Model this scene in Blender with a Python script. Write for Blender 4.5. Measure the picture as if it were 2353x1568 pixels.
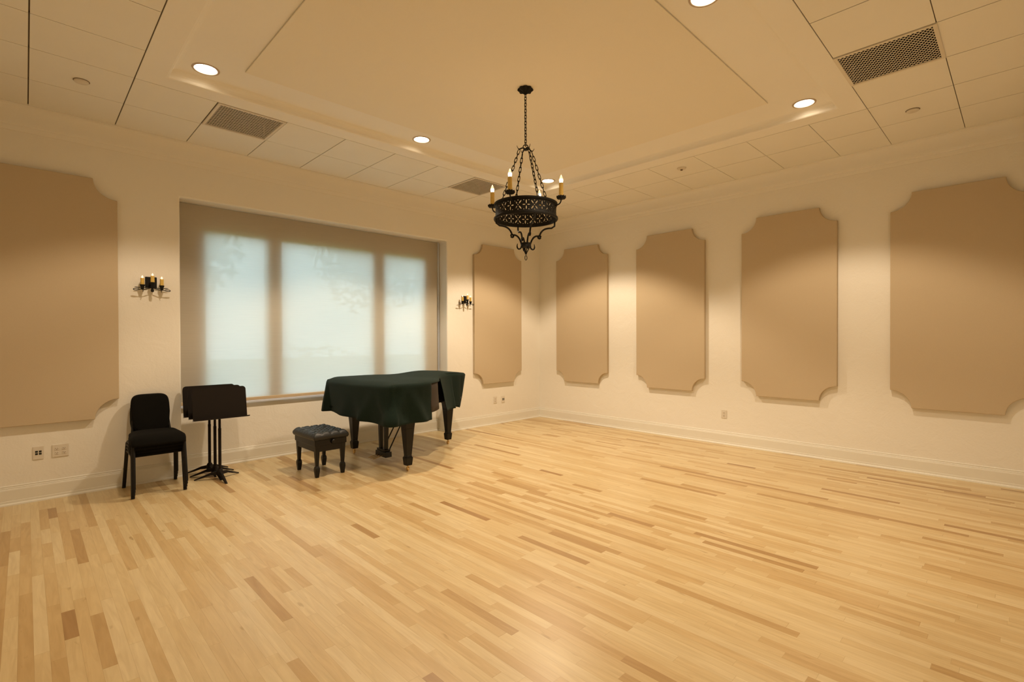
import bpy, bmesh, math, random
from mathutils import Vector, Matrix, noise
PI = math.pi
random.seed(7)
for o in list(bpy.data.objects):
    bpy.data.objects.remove(o, do_unlink=True)
scene = bpy.context.scene
COL = scene.collection

# ------------------------------------------------------------------ camera
YAW, PITCH, ROLL = 0.797229544, -0.00747853545, -0.00350422076
F = Vector((math.cos(YAW) * math.cos(PITCH), math.sin(YAW) * math.cos(PITCH), math.sin(PITCH)))
R0 = Vector((math.sin(YAW), -math.cos(YAW), 0.0))
U0 = R0.cross(F)
RR = math.cos(ROLL) * R0 + math.sin(ROLL) * U0
UU = -math.sin(ROLL) * R0 + math.cos(ROLL) * U0
cam_data = bpy.data.cameras.new('camera')
cam_data.sensor_width = 36.0
cam_data.lens = 1144.73368 / 2353 * 36.0
cam_data.clip_start = 0.05
cam = bpy.data.objects.new('camera', cam_data)
M = Matrix(((RR.x, UU.x, -F.x, -7.18022), (RR.y, UU.y, -F.y, -6.58350), (RR.z, UU.z, -F.z, 1.55), (0, 0, 0, 1)))
cam.matrix_world = M
COL.objects.link(cam)
scene.camera = cam

# ------------------------------------------------------------------ view, world
scene.view_settings.view_transform = 'Standard'
scene.view_settings.look = 'None'
scene.view_settings.exposure = 0.10
scene.view_settings.gamma = 1.0
scene.view_settings.use_curve_mapping = False
world = bpy.data.worlds.new('world')
scene.world = world
world.use_nodes = True
wn = world.node_tree.nodes
wn['Background'].inputs['Color'].default_value = (0.74, 0.93, 1.04, 1)
SKY = 7.3
wn['Background'].inputs['Strength'].default_value = SKY
LAMP_POWER = 172.0
LAMP_COLOR = (1.0, 0.80, 0.575)

# room dimensions (metres); the far corner of the room is the origin
RX0, RY0 = -7.90, -6.93
ZC = 3.73            # tiled ceiling
ZT = 3.81            # raised tray
BX0, BX1, BZ, BD = -5.935, -2.235, 3.13, 0.24   # window bay: recess from floor to BZ

# ------------------------------------------------------------------ helpers
def link(name, me, mat=None, parent=None, smooth=False):
    o = bpy.data.objects.new(name, me)
    COL.objects.link(o)
    if mat is not None:
        me.materials.append(mat)
    if parent is not None:
        o.parent = parent
    if smooth:
        for p in me.polygons:
            p.use_smooth = True
    return o

def fin(name, bm, mat, parent=None, smooth=False, bevel=0.0, seg=2, loc=None, angle=True, sub=0):
    bmesh.ops.recalc_face_normals(bm, faces=bm.faces[:])
    me = bpy.data.meshes.new(name)
    bm.to_mesh(me)
    bm.free()
    o = link(name, me, mat, parent, smooth)
    if loc is not None:
        o.location = loc
    if bevel > 0:
        m = o.modifiers.new('bevel', 'BEVEL')
        m.width = bevel
        m.segments = seg
        m.limit_method = 'ANGLE'
        m.angle_limit = math.radians(40)
        m.harden_normals = False
    if sub:
        m = o.modifiers.new('sub', 'SUBSURF')
        m.levels = sub
        m.render_levels = sub
    if smooth and angle:
        try:
            me.set_sharp_from_angle(angle=math.radians(38))
        except Exception:
            pass
    return o

def tag(o, label=None, cat=None, group=None, kind=None):
    if label: o['label'] = label
    if cat: o['category'] = cat
    if group: o['group'] = group
    if kind: o['kind'] = kind
    return o

def thing(name, label, cat, loc=(0, 0, 0), rz=0.0, group=None):
    o = bpy.data.objects.new(name, None)
    o.empty_display_size = 0.1
    COL.objects.link(o)
    o.location = loc
    o.rotation_euler = (0, 0, rz)
    return tag(o, label, cat, group)

def dup(root, loc, label, rz=None, power=None):
    r = root.copy()
    COL.objects.link(r)
    r.location = loc
    if rz is not None:
        r.rotation_euler = (0, 0, rz)
    r['label'] = label
    for ch in list(root.children):
        c = ch.copy()
        if power is not None and ch.type == 'LIGHT':
            c.data = ch.data.copy()
            c.data.energy = power
        COL.objects.link(c)
        c.parent = r
        for g in list(ch.children):
            d = g.copy()
            COL.objects.link(d)
            d.parent = c
    return r

def box(bm, x0, x1, y0, y1, z0, z1):
    v = [bm.verts.new(p) for p in ((x0, y0, z0), (x1, y0, z0), (x1, y1, z0), (x0, y1, z0),
                                   (x0, y0, z1), (x1, y0, z1), (x1, y1, z1), (x0, y1, z1))]
    for f in ((0, 3, 2, 1), (4, 5, 6, 7), (0, 1, 5, 4), (1, 2, 6, 5), (2, 3, 7, 6), (3, 0, 4, 7)):
        bm.faces.new([v[i] for i in f])
    return v

def frustum(bm, c0, s0, c1, s1):
    """square-section tapered block from centre c0 (half sizes s0) to c1 (half sizes s1)"""
    v = []
    for c, s in ((c0, s0), (c1, s1)):
        for sx, sy in ((-1, -1), (1, -1), (1, 1), (-1, 1)):
            v.append(bm.verts.new((c[0] + sx * s[0], c[1] + sy * s[1], c[2])))
    for f in ((0, 3, 2, 1), (4, 5, 6, 7), (0, 1, 5, 4), (1, 2, 6, 5), (2, 3, 7, 6), (3, 0, 4, 7)):
        bm.faces.new([v[i] for i in f])

def prism(bm, pts, fn, a, b):
    """extrude a 2-D polygon between a and b; fn(u, v, w) -> point"""
    A = [bm.verts.new(fn(u, v, a)) for u, v in pts]
    B = [bm.verts.new(fn(u, v, b)) for u, v in pts]
    bm.faces.new(A)
    bm.faces.new(B[::-1])
    n = len(pts)
    for i in range(n):
        bm.faces.new((A[i], A[(i + 1) % n], B[(i + 1) % n], B[i]))

def tube(bm, pts, r, seg=8, closed=False, flat=1.0, cap=True):
    pts = [Vector(p) for p in pts]
    n = len(pts)
    rs = r if isinstance(r, (list, tuple)) else [r] * n
    t0 = (pts[1] - pts[0]).normalized()
    up = Vector((0, 0, 1)) if abs(t0.z) < 0.9 else Vector((1, 0, 0))
    nrm = (up - t0 * up.dot(t0)).normalized()
    rings = []
    for i in range(n):
        if closed:
            t = (pts[(i + 1) % n] - pts[i - 1]).normalized()
        elif i == 0:
            t = t0
        elif i == n - 1:
            t = (pts[-1] - pts[-2]).normalized()
        else:
            t = ((pts[i + 1] - pts[i]).normalized() + (pts[i] - pts[i - 1]).normalized())
            t = t.normalized() if t.length > 1e-6 else (pts[i + 1] - pts[i]).normalized()
        nrm = nrm - t * nrm.dot(t)
        if nrm.length < 1e-6:
            nrm = t.orthogonal()
        nrm.normalize()
        b = t.cross(nrm)
        rings.append([bm.verts.new(pts[i] + rs[i] * (math.cos(2 * PI * k / seg) * nrm * flat + math.sin(2 * PI * k / seg) * b)) for k in range(seg)])
    m = n if closed else n - 1
    for i in range(m):
        A, B = rings[i], rings[(i + 1) % n]
        for k in range(seg):
            bm.faces.new((A[k], A[(k + 1) % seg], B[(k + 1) % seg], B[k]))
    if cap and not closed:
        bm.faces.new(rings[0][::-1])
        bm.faces.new(rings[-1])

def lathe(bm, prof, c=(0, 0, 0), seg=24, fn=None):
    """revolve (r, z) profile about the vertical axis through c"""
    rings = []
    for r, z in prof:
        if r < 1e-6:
            rings.append([bm.verts.new((c[0], c[1], c[2] + z))])
        else:
            rg = []
            for k in range(seg):
                a = 2 * PI * k / seg
                rr, zz = (r, z) if fn is None else fn(r, z, a)
                rg.append(bm.verts.new((c[0] + rr * math.cos(a), c[1] + rr * math.sin(a), c[2] + zz)))
            rings.append(rg)
    for A, B in zip(rings, rings[1:]):
        if len(A) == 1 and len(B) == 1:
            continue
        for k in range(seg):
            k2 = (k + 1) % seg
            if len(A) == 1:
                bm.faces.new((A[0], B[k2], B[k]))
            elif len(B) == 1:
                bm.faces.new((A[k], A[k2], B[0]))
            else:
                bm.faces.new((A[k], A[k2], B[k2], B[k]))

def bez(p0, p1, p2, p3, n=10):
    out = []
    for i in range(n + 1):
        t = i / n
        out.append(tuple((1 - t) ** 3 * a + 3 * (1 - t) ** 2 * t * b + 3 * (1 - t) * t * t * c + t ** 3 * d
                         for a, b, c, d in zip(p0, p1, p2, p3)))
    return out

def catmull(P, n=8, closed=True):
    out = []
    m = len(P)
    rng = m if closed else m - 1
    for i in range(rng):
        p = [P[(i + j - 1) % m] if closed else P[min(max(i + j - 1, 0), m - 1)] for j in range(4)]
        for k in range(n):
            t = k / n
            out.append(tuple(0.5 * ((2 * b) + (-a + c) * t + (2 * a - 5 * b + 4 * c - d) * t * t + (-a + 3 * b - 3 * c + d) * t ** 3)
                             for a, b, c, d in zip(*p)))
    if not closed:
        out.append(tuple(P[-1]))
    return out

def sweep(bm, path, prof, closed=False):
    """sweep (offset to the left of travel, z) profile along a 2-D path with mitred corners"""
    n = len(path)
    rings = []
    for i in range(n):
        p = Vector(path[i])
        if closed or 0 < i < n - 1:
            a = (p - Vector(path[i - 1])).normalized()
            b = (Vector(path[(i + 1) % n]) - p).normalized()
        elif i == 0:
            a = b = (Vector(path[1]) - p).normalized()
        else:
            a = b = (p - Vector(path[i - 1])).normalized()
        na, nb = Vector((-a.y, a.x)), Vector((-b.y, b.x))
        mit = (na + nb)
        mit = mit / mit.length_squared * 2.0 if mit.length > 1e-6 else na
        rings.append([bm.verts.new((p.x + mit.x * u, p.y + mit.y * u, z)) for u, z in prof])
    m = n if closed else n - 1
    k = len(prof)
    for i in range(m):
        A, B = rings[i], rings[(i + 1) % n]
        for j in range(k - 1):
            bm.faces.new((A[j], A[j + 1], B[j + 1], B[j]))
    if not closed:
        try:
            bm.faces.new(rings[0]); bm.faces.new(rings[-1][::-1])
        except Exception:
            pass

# ------------------------------------------------------------------ materials
def new_mat(name):
    m = bpy.data.materials.new(name)
    m.use_nodes = True
    nt = m.node_tree
    return m, nt, nt.nodes['Principled BSDF']

def objcoord(nt, scale=(1, 1, 1)):
    tc = nt.nodes.new('ShaderNodeTexCoord')
    mp = nt.nodes.new('ShaderNodeMapping')
    mp.inputs['Scale'].default_value = scale
    nt.links.new(tc.outputs['Object'], mp.inputs['Vector'])
    return mp.outputs['Vector']

def simple(name, col, rough=0.6, metal=0.0, var=0.06, nscale=8.0, bump=0.0, bscale=60.0, spec=0.5, coat=0.0, sheen=0.0):
    m, nt, b = new_mat(name)
    L = nt.links
    v = objcoord(nt)
    n = nt.nodes.new('ShaderNodeTexNoise')
    n.inputs['Scale'].default_value = nscale
    n.inputs['Detail'].default_value = 3
    L.new(v, n.inputs['Vector'])
    mx = nt.nodes.new('ShaderNodeMix'); mx.data_type = 'RGBA'
    mx.inputs['A'].default_value = (*[c * (1 - var) for c in col], 1)
    mx.inputs['B'].default_value = (*[min(1, c * (1 + var)) for c in col], 1)
    L.new(n.outputs['Fac'], mx.inputs['Factor'])
    L.new(mx.outputs['Result'], b.inputs['Base Color'])
    b.inputs['Roughness'].default_value = rough
    b.inputs['Metallic'].default_value = metal
    b.inputs['Specular IOR Level'].default_value = spec
    b.inputs['Coat Weight'].default_value = coat
    b.inputs['Sheen Weight'].default_value = sheen
    if bump > 0:
        n2 = nt.nodes.new('ShaderNodeTexNoise')
        n2.inputs['Scale'].default_value = bscale
        n2.inputs['Detail'].default_value = 4
        L.new(v, n2.inputs['Vector'])
        bp = nt.nodes.new('ShaderNodeBump')
        bp.inputs['Strength'].default_value = bump
        bp.inputs['Distance'].default_value = 0.01
        L.new(n2.outputs['Fac'], bp.inputs['Height'])
        L.new(bp.outputs['Normal'], b.inputs['Normal'])
    return m

def emissive(name, col, strength):
    m, nt, b = new_mat(name)
    b.inputs['Base Color'].default_value = (*col, 1)
    b.inputs['Emission Color'].default_value = (*col, 1)
    b.inputs['Emission Strength'].default_value = strength
    return m

def plaster_mat():
    m, nt, b = new_mat('wall_plaster')
    L = nt.links
    v = objcoord(nt)
    n = nt.nodes.new('ShaderNodeTexNoise'); n.inputs['Scale'].default_value = 1.3; n.inputs['Detail'].default_value = 4
    L.new(v, n.inputs['Vector'])
    mx = nt.nodes.new('ShaderNodeMix'); mx.data_type = 'RGBA'
    mx.inputs['A'].default_value = (0.85, 0.81, 0.725, 1)
    mx.inputs['B'].default_value = (0.88, 0.845, 0.765, 1)
    L.new(n.outputs['Fac'], mx.inputs['Factor'])
    L.new(mx.outputs['Result'], b.inputs['Base Color'])
    b.inputs['Roughness'].default_value = 0.75
    b.inputs['Specular IOR Level'].default_value = 0.25
    # hand-trowelled relief: broad waves, trowel edges and fine grit
    n2 = nt.nodes.new('ShaderNodeTexNoise'); n2.inputs['Scale'].default_value = 5.0; n2.inputs['Detail'].default_value = 6; n2.inputs['Distortion'].default_value = 1.2
    n3 = nt.nodes.new('ShaderNodeTexNoise'); n3.inputs['Scale'].default_value = 55.0; n3.inputs['Detail'].default_value = 3
    L.new(v, n2.inputs['Vector']); L.new(v, n3.inputs['Vector'])
    ad = nt.nodes.new('ShaderNodeMath'); ad.operation = 'MULTIPLY_ADD'; ad.inputs[1].default_value = 0.22
    L.new(n3.outputs['Fac'], ad.inputs[0]); L.new(n2.outputs['Fac'], ad.inputs[2])
    bp = nt.nodes.new('ShaderNodeBump'); bp.inputs['Strength'].default_value = 0.40; bp.inputs['Distance'].default_value = 0.012
    L.new(ad.outputs[0], bp.inputs['Height']); L.new(bp.outputs['Normal'], b.inputs['Normal'])
    return m

def floor_mat():
    m, nt, b = new_mat('maple_strip_floor')
    L = nt.links; N = nt.nodes
    tc = N.new('ShaderNodeTexCoord')
    sp = N.new('ShaderNodeSeparateXYZ'); L.new(tc.outputs['Object'], sp.inputs[0])
    def math_(op, a, bb=None, c=None):
        nd = N.new('ShaderNodeMath'); nd.operation = op
        for i, x in enumerate((a, bb, c)):
            if x is None: continue
            if isinstance(x, (int, float)): nd.inputs[i].default_value = x
            else: L.new(x, nd.inputs[i])
        return nd.outputs[0]
    def wn1(w):
        nd = N.new('ShaderNodeTexWhiteNoise'); nd.noise_dimensions = '1D'; L.new(w, nd.inputs['W']); return nd.outputs['Value']
    xs = math_('DIVIDE', sp.outputs['X'], 0.0573)
    strip = math_('FLOOR', xs)
    xf = math_('FRACT', xs)
    r1 = wn1(strip)
    r2 = wn1(math_('ADD', strip, 371.3))
    ln = math_('MULTIPLY_ADD', r1, 0.75, 0.38)
    # wobble the position along the strip so that board lengths vary within one strip
    off = math_('MULTIPLY', r2, 17.0)
    yy = math_('ADD', sp.outputs['Y'], off)
    yw = math_('MULTIPLY_ADD', math_('SINE', math_('MULTIPLY', yy, 2.7)), 0.16, yy)
    yw2 = math_('DIVIDE', yw, ln)
    seg = math_('FLOOR', yw2)
    yf = math_('FRACT', yw2)
    cb = N.new('ShaderNodeCombineXYZ'); L.new(strip, cb.inputs[0]); L.new(seg, cb.inputs[1])
    wn2 = N.new('ShaderNodeTexWhiteNoise'); wn2.noise_dimensions = '2D'; L.new(cb.outputs[0], wn2.inputs['Vector'])
    ramp = N.new('ShaderNodeValToRGB'); L.new(wn2.outputs['Value'], ramp.inputs['Fac'])
    cols = [(0.0, (0.70, 0.56, 0.325)), (0.35, (0.66, 0.51, 0.275)), (0.68, (0.62, 0.455, 0.23)),
            (0.88, (0.565, 0.39, 0.18)), (0.96, (0.48, 0.31, 0.13)), (1.0, (0.37, 0.215, 0.085))]
    el = ramp.color_ramp.elements
    el[0].position = cols[0][0]; el[0].color = (*cols[0][1], 1)
    el[1].position = 1.0; el[1].color = (*cols[-1][1], 1)
    for p, c in cols[1:-1]:
        e = el.new(p); e.color = (*c, 1)
    # grain, stretched along the boards and shifted from board to board
    mp = N.new('ShaderNodeMapping'); mp.inputs['Scale'].default_value = (26, 2.2, 1)
    cb2 = N.new('ShaderNodeCombineXYZ'); L.new(math_('MULTIPLY', wn2.outputs['Value'], 40.0), cb2.inputs[1]); L.new(math_('MULTIPLY', wn2.outputs['Value'], 13.0), cb2.inputs[0])
    va = N.new('ShaderNodeVectorMath'); va.operation = 'ADD'; L.new(tc.outputs['Object'], va.inputs[0]); L.new(cb2.outputs[0], va.inputs[1])
    L.new(va.outputs[0], mp.inputs['Vector'])
    g = N.new('ShaderNodeTexNoise'); g.inputs['Scale'].default_value = 1.0; g.inputs['Detail'].default_value = 5; g.inputs['Distortion'].default_value = 1.6
    L.new(mp.outputs[0], g.inputs['Vector'])
    gr = N.new('ShaderNodeMapRange'); gr.inputs['From Min'].default_value = 0.3; gr.inputs['From Max'].default_value = 0.72
    gr.inputs['To Min'].default_value = 1.06; gr.inputs['To Max'].default_value = 0.90
    L.new(g.outputs['Fac'], gr.inputs['Value'])
    # occasional brown mineral streaks
    mp3 = N.new('ShaderNodeMapping'); mp3.inputs['Scale'].default_value = (20, 5, 1)
    L.new(va.outputs[0], mp3.inputs['Vector'])
    kn = N.new('ShaderNodeTexNoise'); kn.inputs['Scale'].default_value = 1.0; kn.inputs['Detail'].default_value = 2
    L.new(mp3.outputs[0], kn.inputs['Vector'])
    kr = N.new('ShaderNodeMapRange'); kr.inputs['From Min'].default_value = 0.70; kr.inputs['From Max'].default_value = 0.82
    kr.inputs['To Min'].default_value = 1.0; kr.inputs['To Max'].default_value = 0.62
    L.new(kn.outputs['Fac'], kr.inputs['Value'])
    # joints
    ex = math_('LESS_THAN', math_('ABSOLUTE', math_('SUBTRACT', xf, 0.5)), 0.488)
    ey = math_('GREATER_THAN', math_('MULTIPLY', yf, ln), 0.0016)
    jn = math_('MULTIPLY_ADD', math_('MULTIPLY', ex, ey), 0.20, 0.80)
    tot = math_('MULTIPLY', math_('MULTIPLY', gr.outputs[0], kr.outputs[0]), jn)
    mul = N.new('ShaderNodeMix'); mul.data_type = 'RGBA'; mul.blend_type = 'MULTIPLY'; mul.inputs['Factor'].default_value = 1.0
    cbb = N.new('ShaderNodeCombineColor')
    L.new(tot, cbb.inputs[0]); L.new(math_('POWER', tot, 1.25), cbb.inputs[1]); L.new(math_('POWER', tot, 1.6), cbb.inputs[2])
    L.new(ramp.outputs['Color'], mul.inputs['A']); L.new(cbb.outputs[0], mul.inputs['B'])
    L.new(mul.outputs['Result'], b.inputs['Base Color'])
    b.inputs['Roughness'].default_value = 0.36
    b.inputs['Coat Weight'].default_value = 0.14
    b.inputs['Coat Roughness'].default_value = 0.24
    b.inputs['Specular IOR Level'].default_value = 0.5
    bp = N.new('ShaderNodeBump'); bp.inputs['Strength'].default_value = 0.05; bp.inputs['Distance'].default_value = 0.002
    L.new(tot, bp.inputs['Height']); L.new(bp.outputs['Normal'], b.inputs['Normal'])
    return m

def shade_mat():
    m, nt, b = new_mat('shade_fabric')
    L = nt.links; N = nt.nodes
    v = objcoord(nt, (260, 260, 260))
    w = N.new('ShaderNodeTexNoise'); w.inputs['Scale'].default_value = 1.0; w.inputs['Detail'].default_value = 2
    mpv = objcoord(nt, (3, 3, 220))
    w2 = N.new('ShaderNodeTexNoise'); w2.inputs['Scale'].default_value = 1.0
    L.new(v, w.inputs['Vector']); L.new(mpv, w2.inputs['Vector'])
    mr = N.new('ShaderNodeMapRange'); mr.inputs['To Min'].default_value = 0.90; mr.inputs['To Max'].default_value = 1.08
    L.new(w2.outputs['Fac'], mr.inputs['Value'])
    mx = N.new('ShaderNodeMix'); mx.data_type = 'RGBA'; mx.blend_type = 'MULTIPLY'; mx.inputs['Factor'].default_value = 1
    mx.inputs['A'].default_value = (0.60, 0.535, 0.43, 1)
    L.new(mr.outputs[0], mx.inputs['B'])
    df = N.new('ShaderNodeBsdfDiffuse'); L.new(mx.outputs['Result'], df.inputs['Color'])
    tr = N.new('ShaderNodeBsdfTranslucent'); tr.inputs['Color'].default_value = (0.60, 0.64, 0.64, 1)
    tp = N.new('ShaderNodeBsdfTransparent'); tp.inputs['Color'].default_value = (0.95, 0.95, 0.95, 1)
    m1 = N.new('ShaderNodeMixShader'); m1.inputs[0].default_value = 0.22
    L.new(df.outputs[0], m1.inputs[1]); L.new(tr.outputs[0], m1.inputs[2])
    m2 = N.new('ShaderNodeMixShader'); m2.inputs[0].default_value = 0.015
    L.new(m1.outputs[0], m2.inputs[1]); L.new(tp.outputs[0], m2.inputs[2])
    L.new(m2.outputs[0], N['Material Output'].inputs['Surface'])
    N.remove(b)
    return m

def glass_mat():
    m, nt, b = new_mat('window_glass')
    N = nt.nodes; L = nt.links
    tp = N.new('ShaderNodeBsdfTransparent'); tp.inputs['Color'].default_value = (0.93, 0.97, 0.96, 1)
    gl = N.new('ShaderNodeBsdfGlossy'); gl.inputs['Roughness'].default_value = 0.02
    ms = N.new('ShaderNodeMixShader'); ms.inputs[0].default_value = 0.06
    L.new(tp.outputs[0], ms.inputs[1]); L.new(gl.outputs[0], ms.inputs[2]); L.new(ms.outputs[0], N['Material Output'].inputs['Surface'])
    N.remove(b)
    return m

M_wall = plaster_mat()
M_floor = floor_mat()
M_trim = simple('white_painted_trim', (0.82, 0.79, 0.70), 0.45, var=0.02)
M_tile = simple('ceiling_tile', (0.88, 0.85, 0.77), 0.85, var=0.02, nscale=3, bump=0.06, bscale=300, spec=0.2)
M_grid = simple('ceiling_groove', (0.16, 0.12, 0.08), 0.8)
M_tray = simple('tray_plaster', (0.91, 0.88, 0.81), 0.8, var=0.02, nscale=2, bump=0.05, bscale=120, spec=0.2)
M_cloud = simple('ceiling_panel_fabric', (0.89, 0.835, 0.715), 0.9, var=0.03, nscale=200, bump=0.1, bscale=500, spec=0.1)
M_panel = simple('tan_panel_fabric', (0.585, 0.475, 0.325), 0.95, var=0.05, nscale=260, bump=0.15, bscale=600, spec=0.1)
M_shade = shade_mat()
M_glass = glass_mat()
M_alu = simple('silver_aluminium', (0.70, 0.76, 0.90), 0.4, 0.25, var=0.03)
M_hem = simple('shade_hem', (0.60, 0.47, 0.31), 0.8)
M_frame = simple('window_frame_paint', (0.75, 0.72, 0.65), 0.5)
M_iron = simple('black_wrought_iron', (0.0075, 0.0065, 0.005), 0.6, 0.0, var=0.25, nscale=30, bump=0.3, bscale=90, spec=0.25)
M_wax = simple('amber_candle_wax', (0.70, 0.48, 0.115), 0.55, var=0.2, nscale=40, bump=0.3, bscale=80)
M_bulb = emissive('candle_bulb_glow', (1.0, 0.60, 0.36), 1.15)
M_bulbtip = emissive('candle_bulb_core', (1.0, 0.80, 0.52), 7.0)
M_bulbs = emissive('sconce_bulb_glow', (1.0, 0.62, 0.42), 1.5)
M_lampdisc = emissive('downlight_diffuser', (1.0, 0.84, 0.62), 14.0)
M_black = simple('black_lacquer', (0.0055, 0.0048, 0.004), 0.34, var=0.1, spec=0.3)
M_blackmat = simple('black_satin_metal', (0.006, 0.005, 0.004), 0.5, var=0.15, spec=0.25)
M_cover = simple('dark_green_cover_cloth', (0.0095, 0.0205, 0.0155), 0.88, var=0.25, nscale=60, bump=0.35, bscale=420, sheen=0.04, spec=0.12)
M_warmflap = simple('warm_lit_cover_cloth', (0.035, 0.024, 0.017), 0.85)  # cover cloth with the warm light falling on it put into the colour
M_leather = simple('black_leather', (0.008, 0.009, 0.009), 0.36, var=0.2, nscale=40, bump=0.2, bscale=220, spec=0.5)
M_chairfab = simple('black_upholstery', (0.006, 0.0055, 0.0045), 0.95, var=0.35, nscale=220, bump=0.3, bscale=600, sheen=0.02, spec=0.1)
M_stand = simple('black_stand_paint', (0.011, 0.0075, 0.005), 0.7, var=0.25, nscale=300, spec=0.2)
M_brass = simple('brass', (0.75, 0.52, 0.22), 0.4, 0.85)
M_rubber = simple('dark_wheel', (0.05, 0.035, 0.02), 0.5)
M_plate = simple('ivory_plastic', (0.74, 0.68, 0.58), 0.4, var=0.01)
M_port = simple('dark_socket', (0.012, 0.016, 0.016), 0.4)
M_slot = simple('outlet_slot', (0.20, 0.14, 0.09), 0.6)
M_vent = simple('white_grille_metal', (0.76, 0.70, 0.60), 0.5, var=0.02)
M_ringtrim = simple('downlight_trim_metal', (0.50, 0.40, 0.31), 0.5)
M_dark = simple('duct_dark', (0.006, 0.007, 0.006), 0.9)
M_duct = simple('grey_duct', (0.30, 0.25, 0.20), 0.9)
M_grass = simple('lawn_grass', (0.10, 0.16, 0.05), 0.9, var=0.4, nscale=6)
M_bark = simple('tree_bark', (0.09, 0.065, 0.045), 0.9, var=0.3)
M_leaf = simple('hedge_leaves', (0.06, 0.12, 0.04), 0.8, var=0.5, nscale=9)

# ------------------------------------------------------------------ room shell
def struct(name, bm, mat, **k):
    o = fin(name, bm, mat, **k)
    o['kind'] = 'structure'
    return o

bm = bmesh.new()
box(bm, RX0 - 0.2, 0.2, RY0 - 0.2, 0.0, -0.12, 0)
box(bm, BX0, BX1, 0.0, BD, -0.12, 0)
struct('floor', bm, M_floor)

# window wall: front face with the full-height recess, then the recess back with three openings
bm = bmesh.new()
outline = [(RX0 - 0.2, -0.1), (BX0, -0.1), (BX0, BZ), (BX1, BZ), (BX1, -0.1), (0.2, -0.1), (0.2, 4.0), (RX0 - 0.2, 4.0)]
prism(bm, outline, lambda u, v, w: (u, w, v), 0.0, BD + 0.08)
o = struct('wall_north', bm, M_wall, bevel=0.018, seg=3)
OPEN = [(-5.665, -4.915), (-4.785, -3.415), (-3.275, -2.505)]
OZ0, OZ1 = 0.79, 2.86
bm = bmesh.new()
xs = [BX0] + [v for ab in OPEN for v in ab] + [BX1]
for i in range(0, len(xs), 2):
    box(bm, xs[i], xs[i + 1], BD, BD + 0.08, OZ0, OZ1)
box(bm, BX0, BX1, BD, BD + 0.08, OZ1, BZ)
box(bm, BX0, BX1, BD, BD + 0.08, -0.1, OZ0)
struct('wall_bay', bm, M_wall)
bm = bmesh.new(); box(bm, 0, 0.2, RY0 - 0.2, 0.0, -0.1, 4.0); struct('wall_east', bm, M_wall)
bm = bmesh.new(); box(bm, RX0 - 0.2, RX0, RY0 - 0.2, 0.0, -0.1, 4.0); struct('wall_west', bm, M_wall)
bm = bmesh.new(); box(bm, RX0, 0, RY0 - 0.2, RY0, -0.1, 4.0); struct('wall_south', bm, M_wall)

# windows
for i, (a, b_) in enumerate(OPEN):
    bm = bmesh.new()
    t = 0.035
    y0, y1 = BD + 0.015, BD + 0.07
    box(bm, a, a + t, y0, y1, OZ0, OZ1)
    box(bm, b_ - t, b_, y0, y1, OZ0, OZ1)
    box(bm, a + t, b_ - t, y0, y1, OZ0, OZ0 + t)
    box(bm, a + t, b_ - t, y0, y1, OZ1 - t, OZ1)
    w = struct('window_%d' % (i + 1), bm, M_frame)
    bm = bmesh.new()
    box(bm, a + t, b_ - t, y0 + 0.025, y0 + 0.031, OZ0 + t, OZ1 - t)
    fin('pane', bm, M_glass, parent=w)

# baseboards
BB = [(0.0, 0.183), (0.006, 0.183), (0.009, 0.178), (0.009, 0.172), (0.006, 0.170), (0.010, 0.166), (0.013, 0.160), (0.010, 0.157),
      (0.014, 0.152), (0.017, 0.140), (0.017, 0.045), (0.019, 0.040), (0.019, 0.022), (0.026, 0.020), (0.031, 0.012), (0.032, 0.0), (0.0, 0.0)]
def base(name, path):
    bm = bmesh.new()
    sweep(bm, path, BB)
    struct(name, bm, M_trim)
e = 0.0
base('baseboard_north', [(0.0, 0.0), (BX1, 0.0), (BX1, BD), (BX0, BD), (BX0, 0.0), (RX0, 0.0)])
base('baseboard_east', [(0.0, RY0), (0.0, 0.0)])
base('baseboard_west', [(RX0, 0.0), (RX0, RY0)])
base('baseboard_south', [(RX0, RY0), (0.0, RY0)])

# soft plaster cornice between walls and tiled ceiling
CR = [(0.0, 3.50), (0.008, 3.50), (0.012, 3.515), (0.014, 3.55), (0.022, 3.555), (0.026, 3.57)]
for k in range(0, 9):
    a = k / 8 * PI / 2
    CR.append((0.10 - 0.072 * math.cos(a), 3.585 + 0.135 * math.sin(a) + 0.0))
CR += [(0.112, ZC - 0.008), (0.112, ZC + 0.02), (0.0, ZC + 0.02)]
bm = bmesh.new()
sweep(bm, [(0.0, 0.0), (RX0, 0.0), (RX0, RY0), (0.0, RY0)], CR, closed=True)
struct('trim_1', bm, M_wall, smooth=True)

# tiled ceiling
YE = [-5.54, -5.04, -4.42, -3.80, -3.18, -2.56, -1.94, -1.39]
XN = [RX0, -7.146, -6.51, -5.89, -5.27, -4.65, -4.03, -3.41, -2.79, -2.17, -1.39, -0.77, 0]
XS = [RX0, -7.13, -6.51, -5.73, -5.11, -4.49, -3.87, -3.25, -2.63, -2.01, -1.39, -0.77, 0]
VENTS = [(-5.89, -5.27, -1.39, -0.755), (-2.79, -2.17, -1.39, -0.755), (-2.63, -2.01, -6.16, -5.54)]
bm = bmesh.new()
def tiles(xs, ys):
    for x0, x1 in zip(xs, xs[1:]):
        for y0, y1 in zip(ys, ys[1:]):
            if any(abs(x0 - v[0]) < .01 and abs(y0 - v[2]) < .01 for v in VENTS):
                continue
            gx, gy = 0.0045, 0.003
            box(bm, x0 + gx, x1 - gx, y0 + gy, y1 - gy, ZC, ZC + 0.02)
tiles(XN, [-1.39, -0.755, 0])
tiles(XS, [RY0, -6.16, -5.54])
tiles(XN[:3], YE)
tiles([-1.39, -0.77, 0], YE)
ceil_o = struct('ceiling', bm, M_tile)
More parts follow.
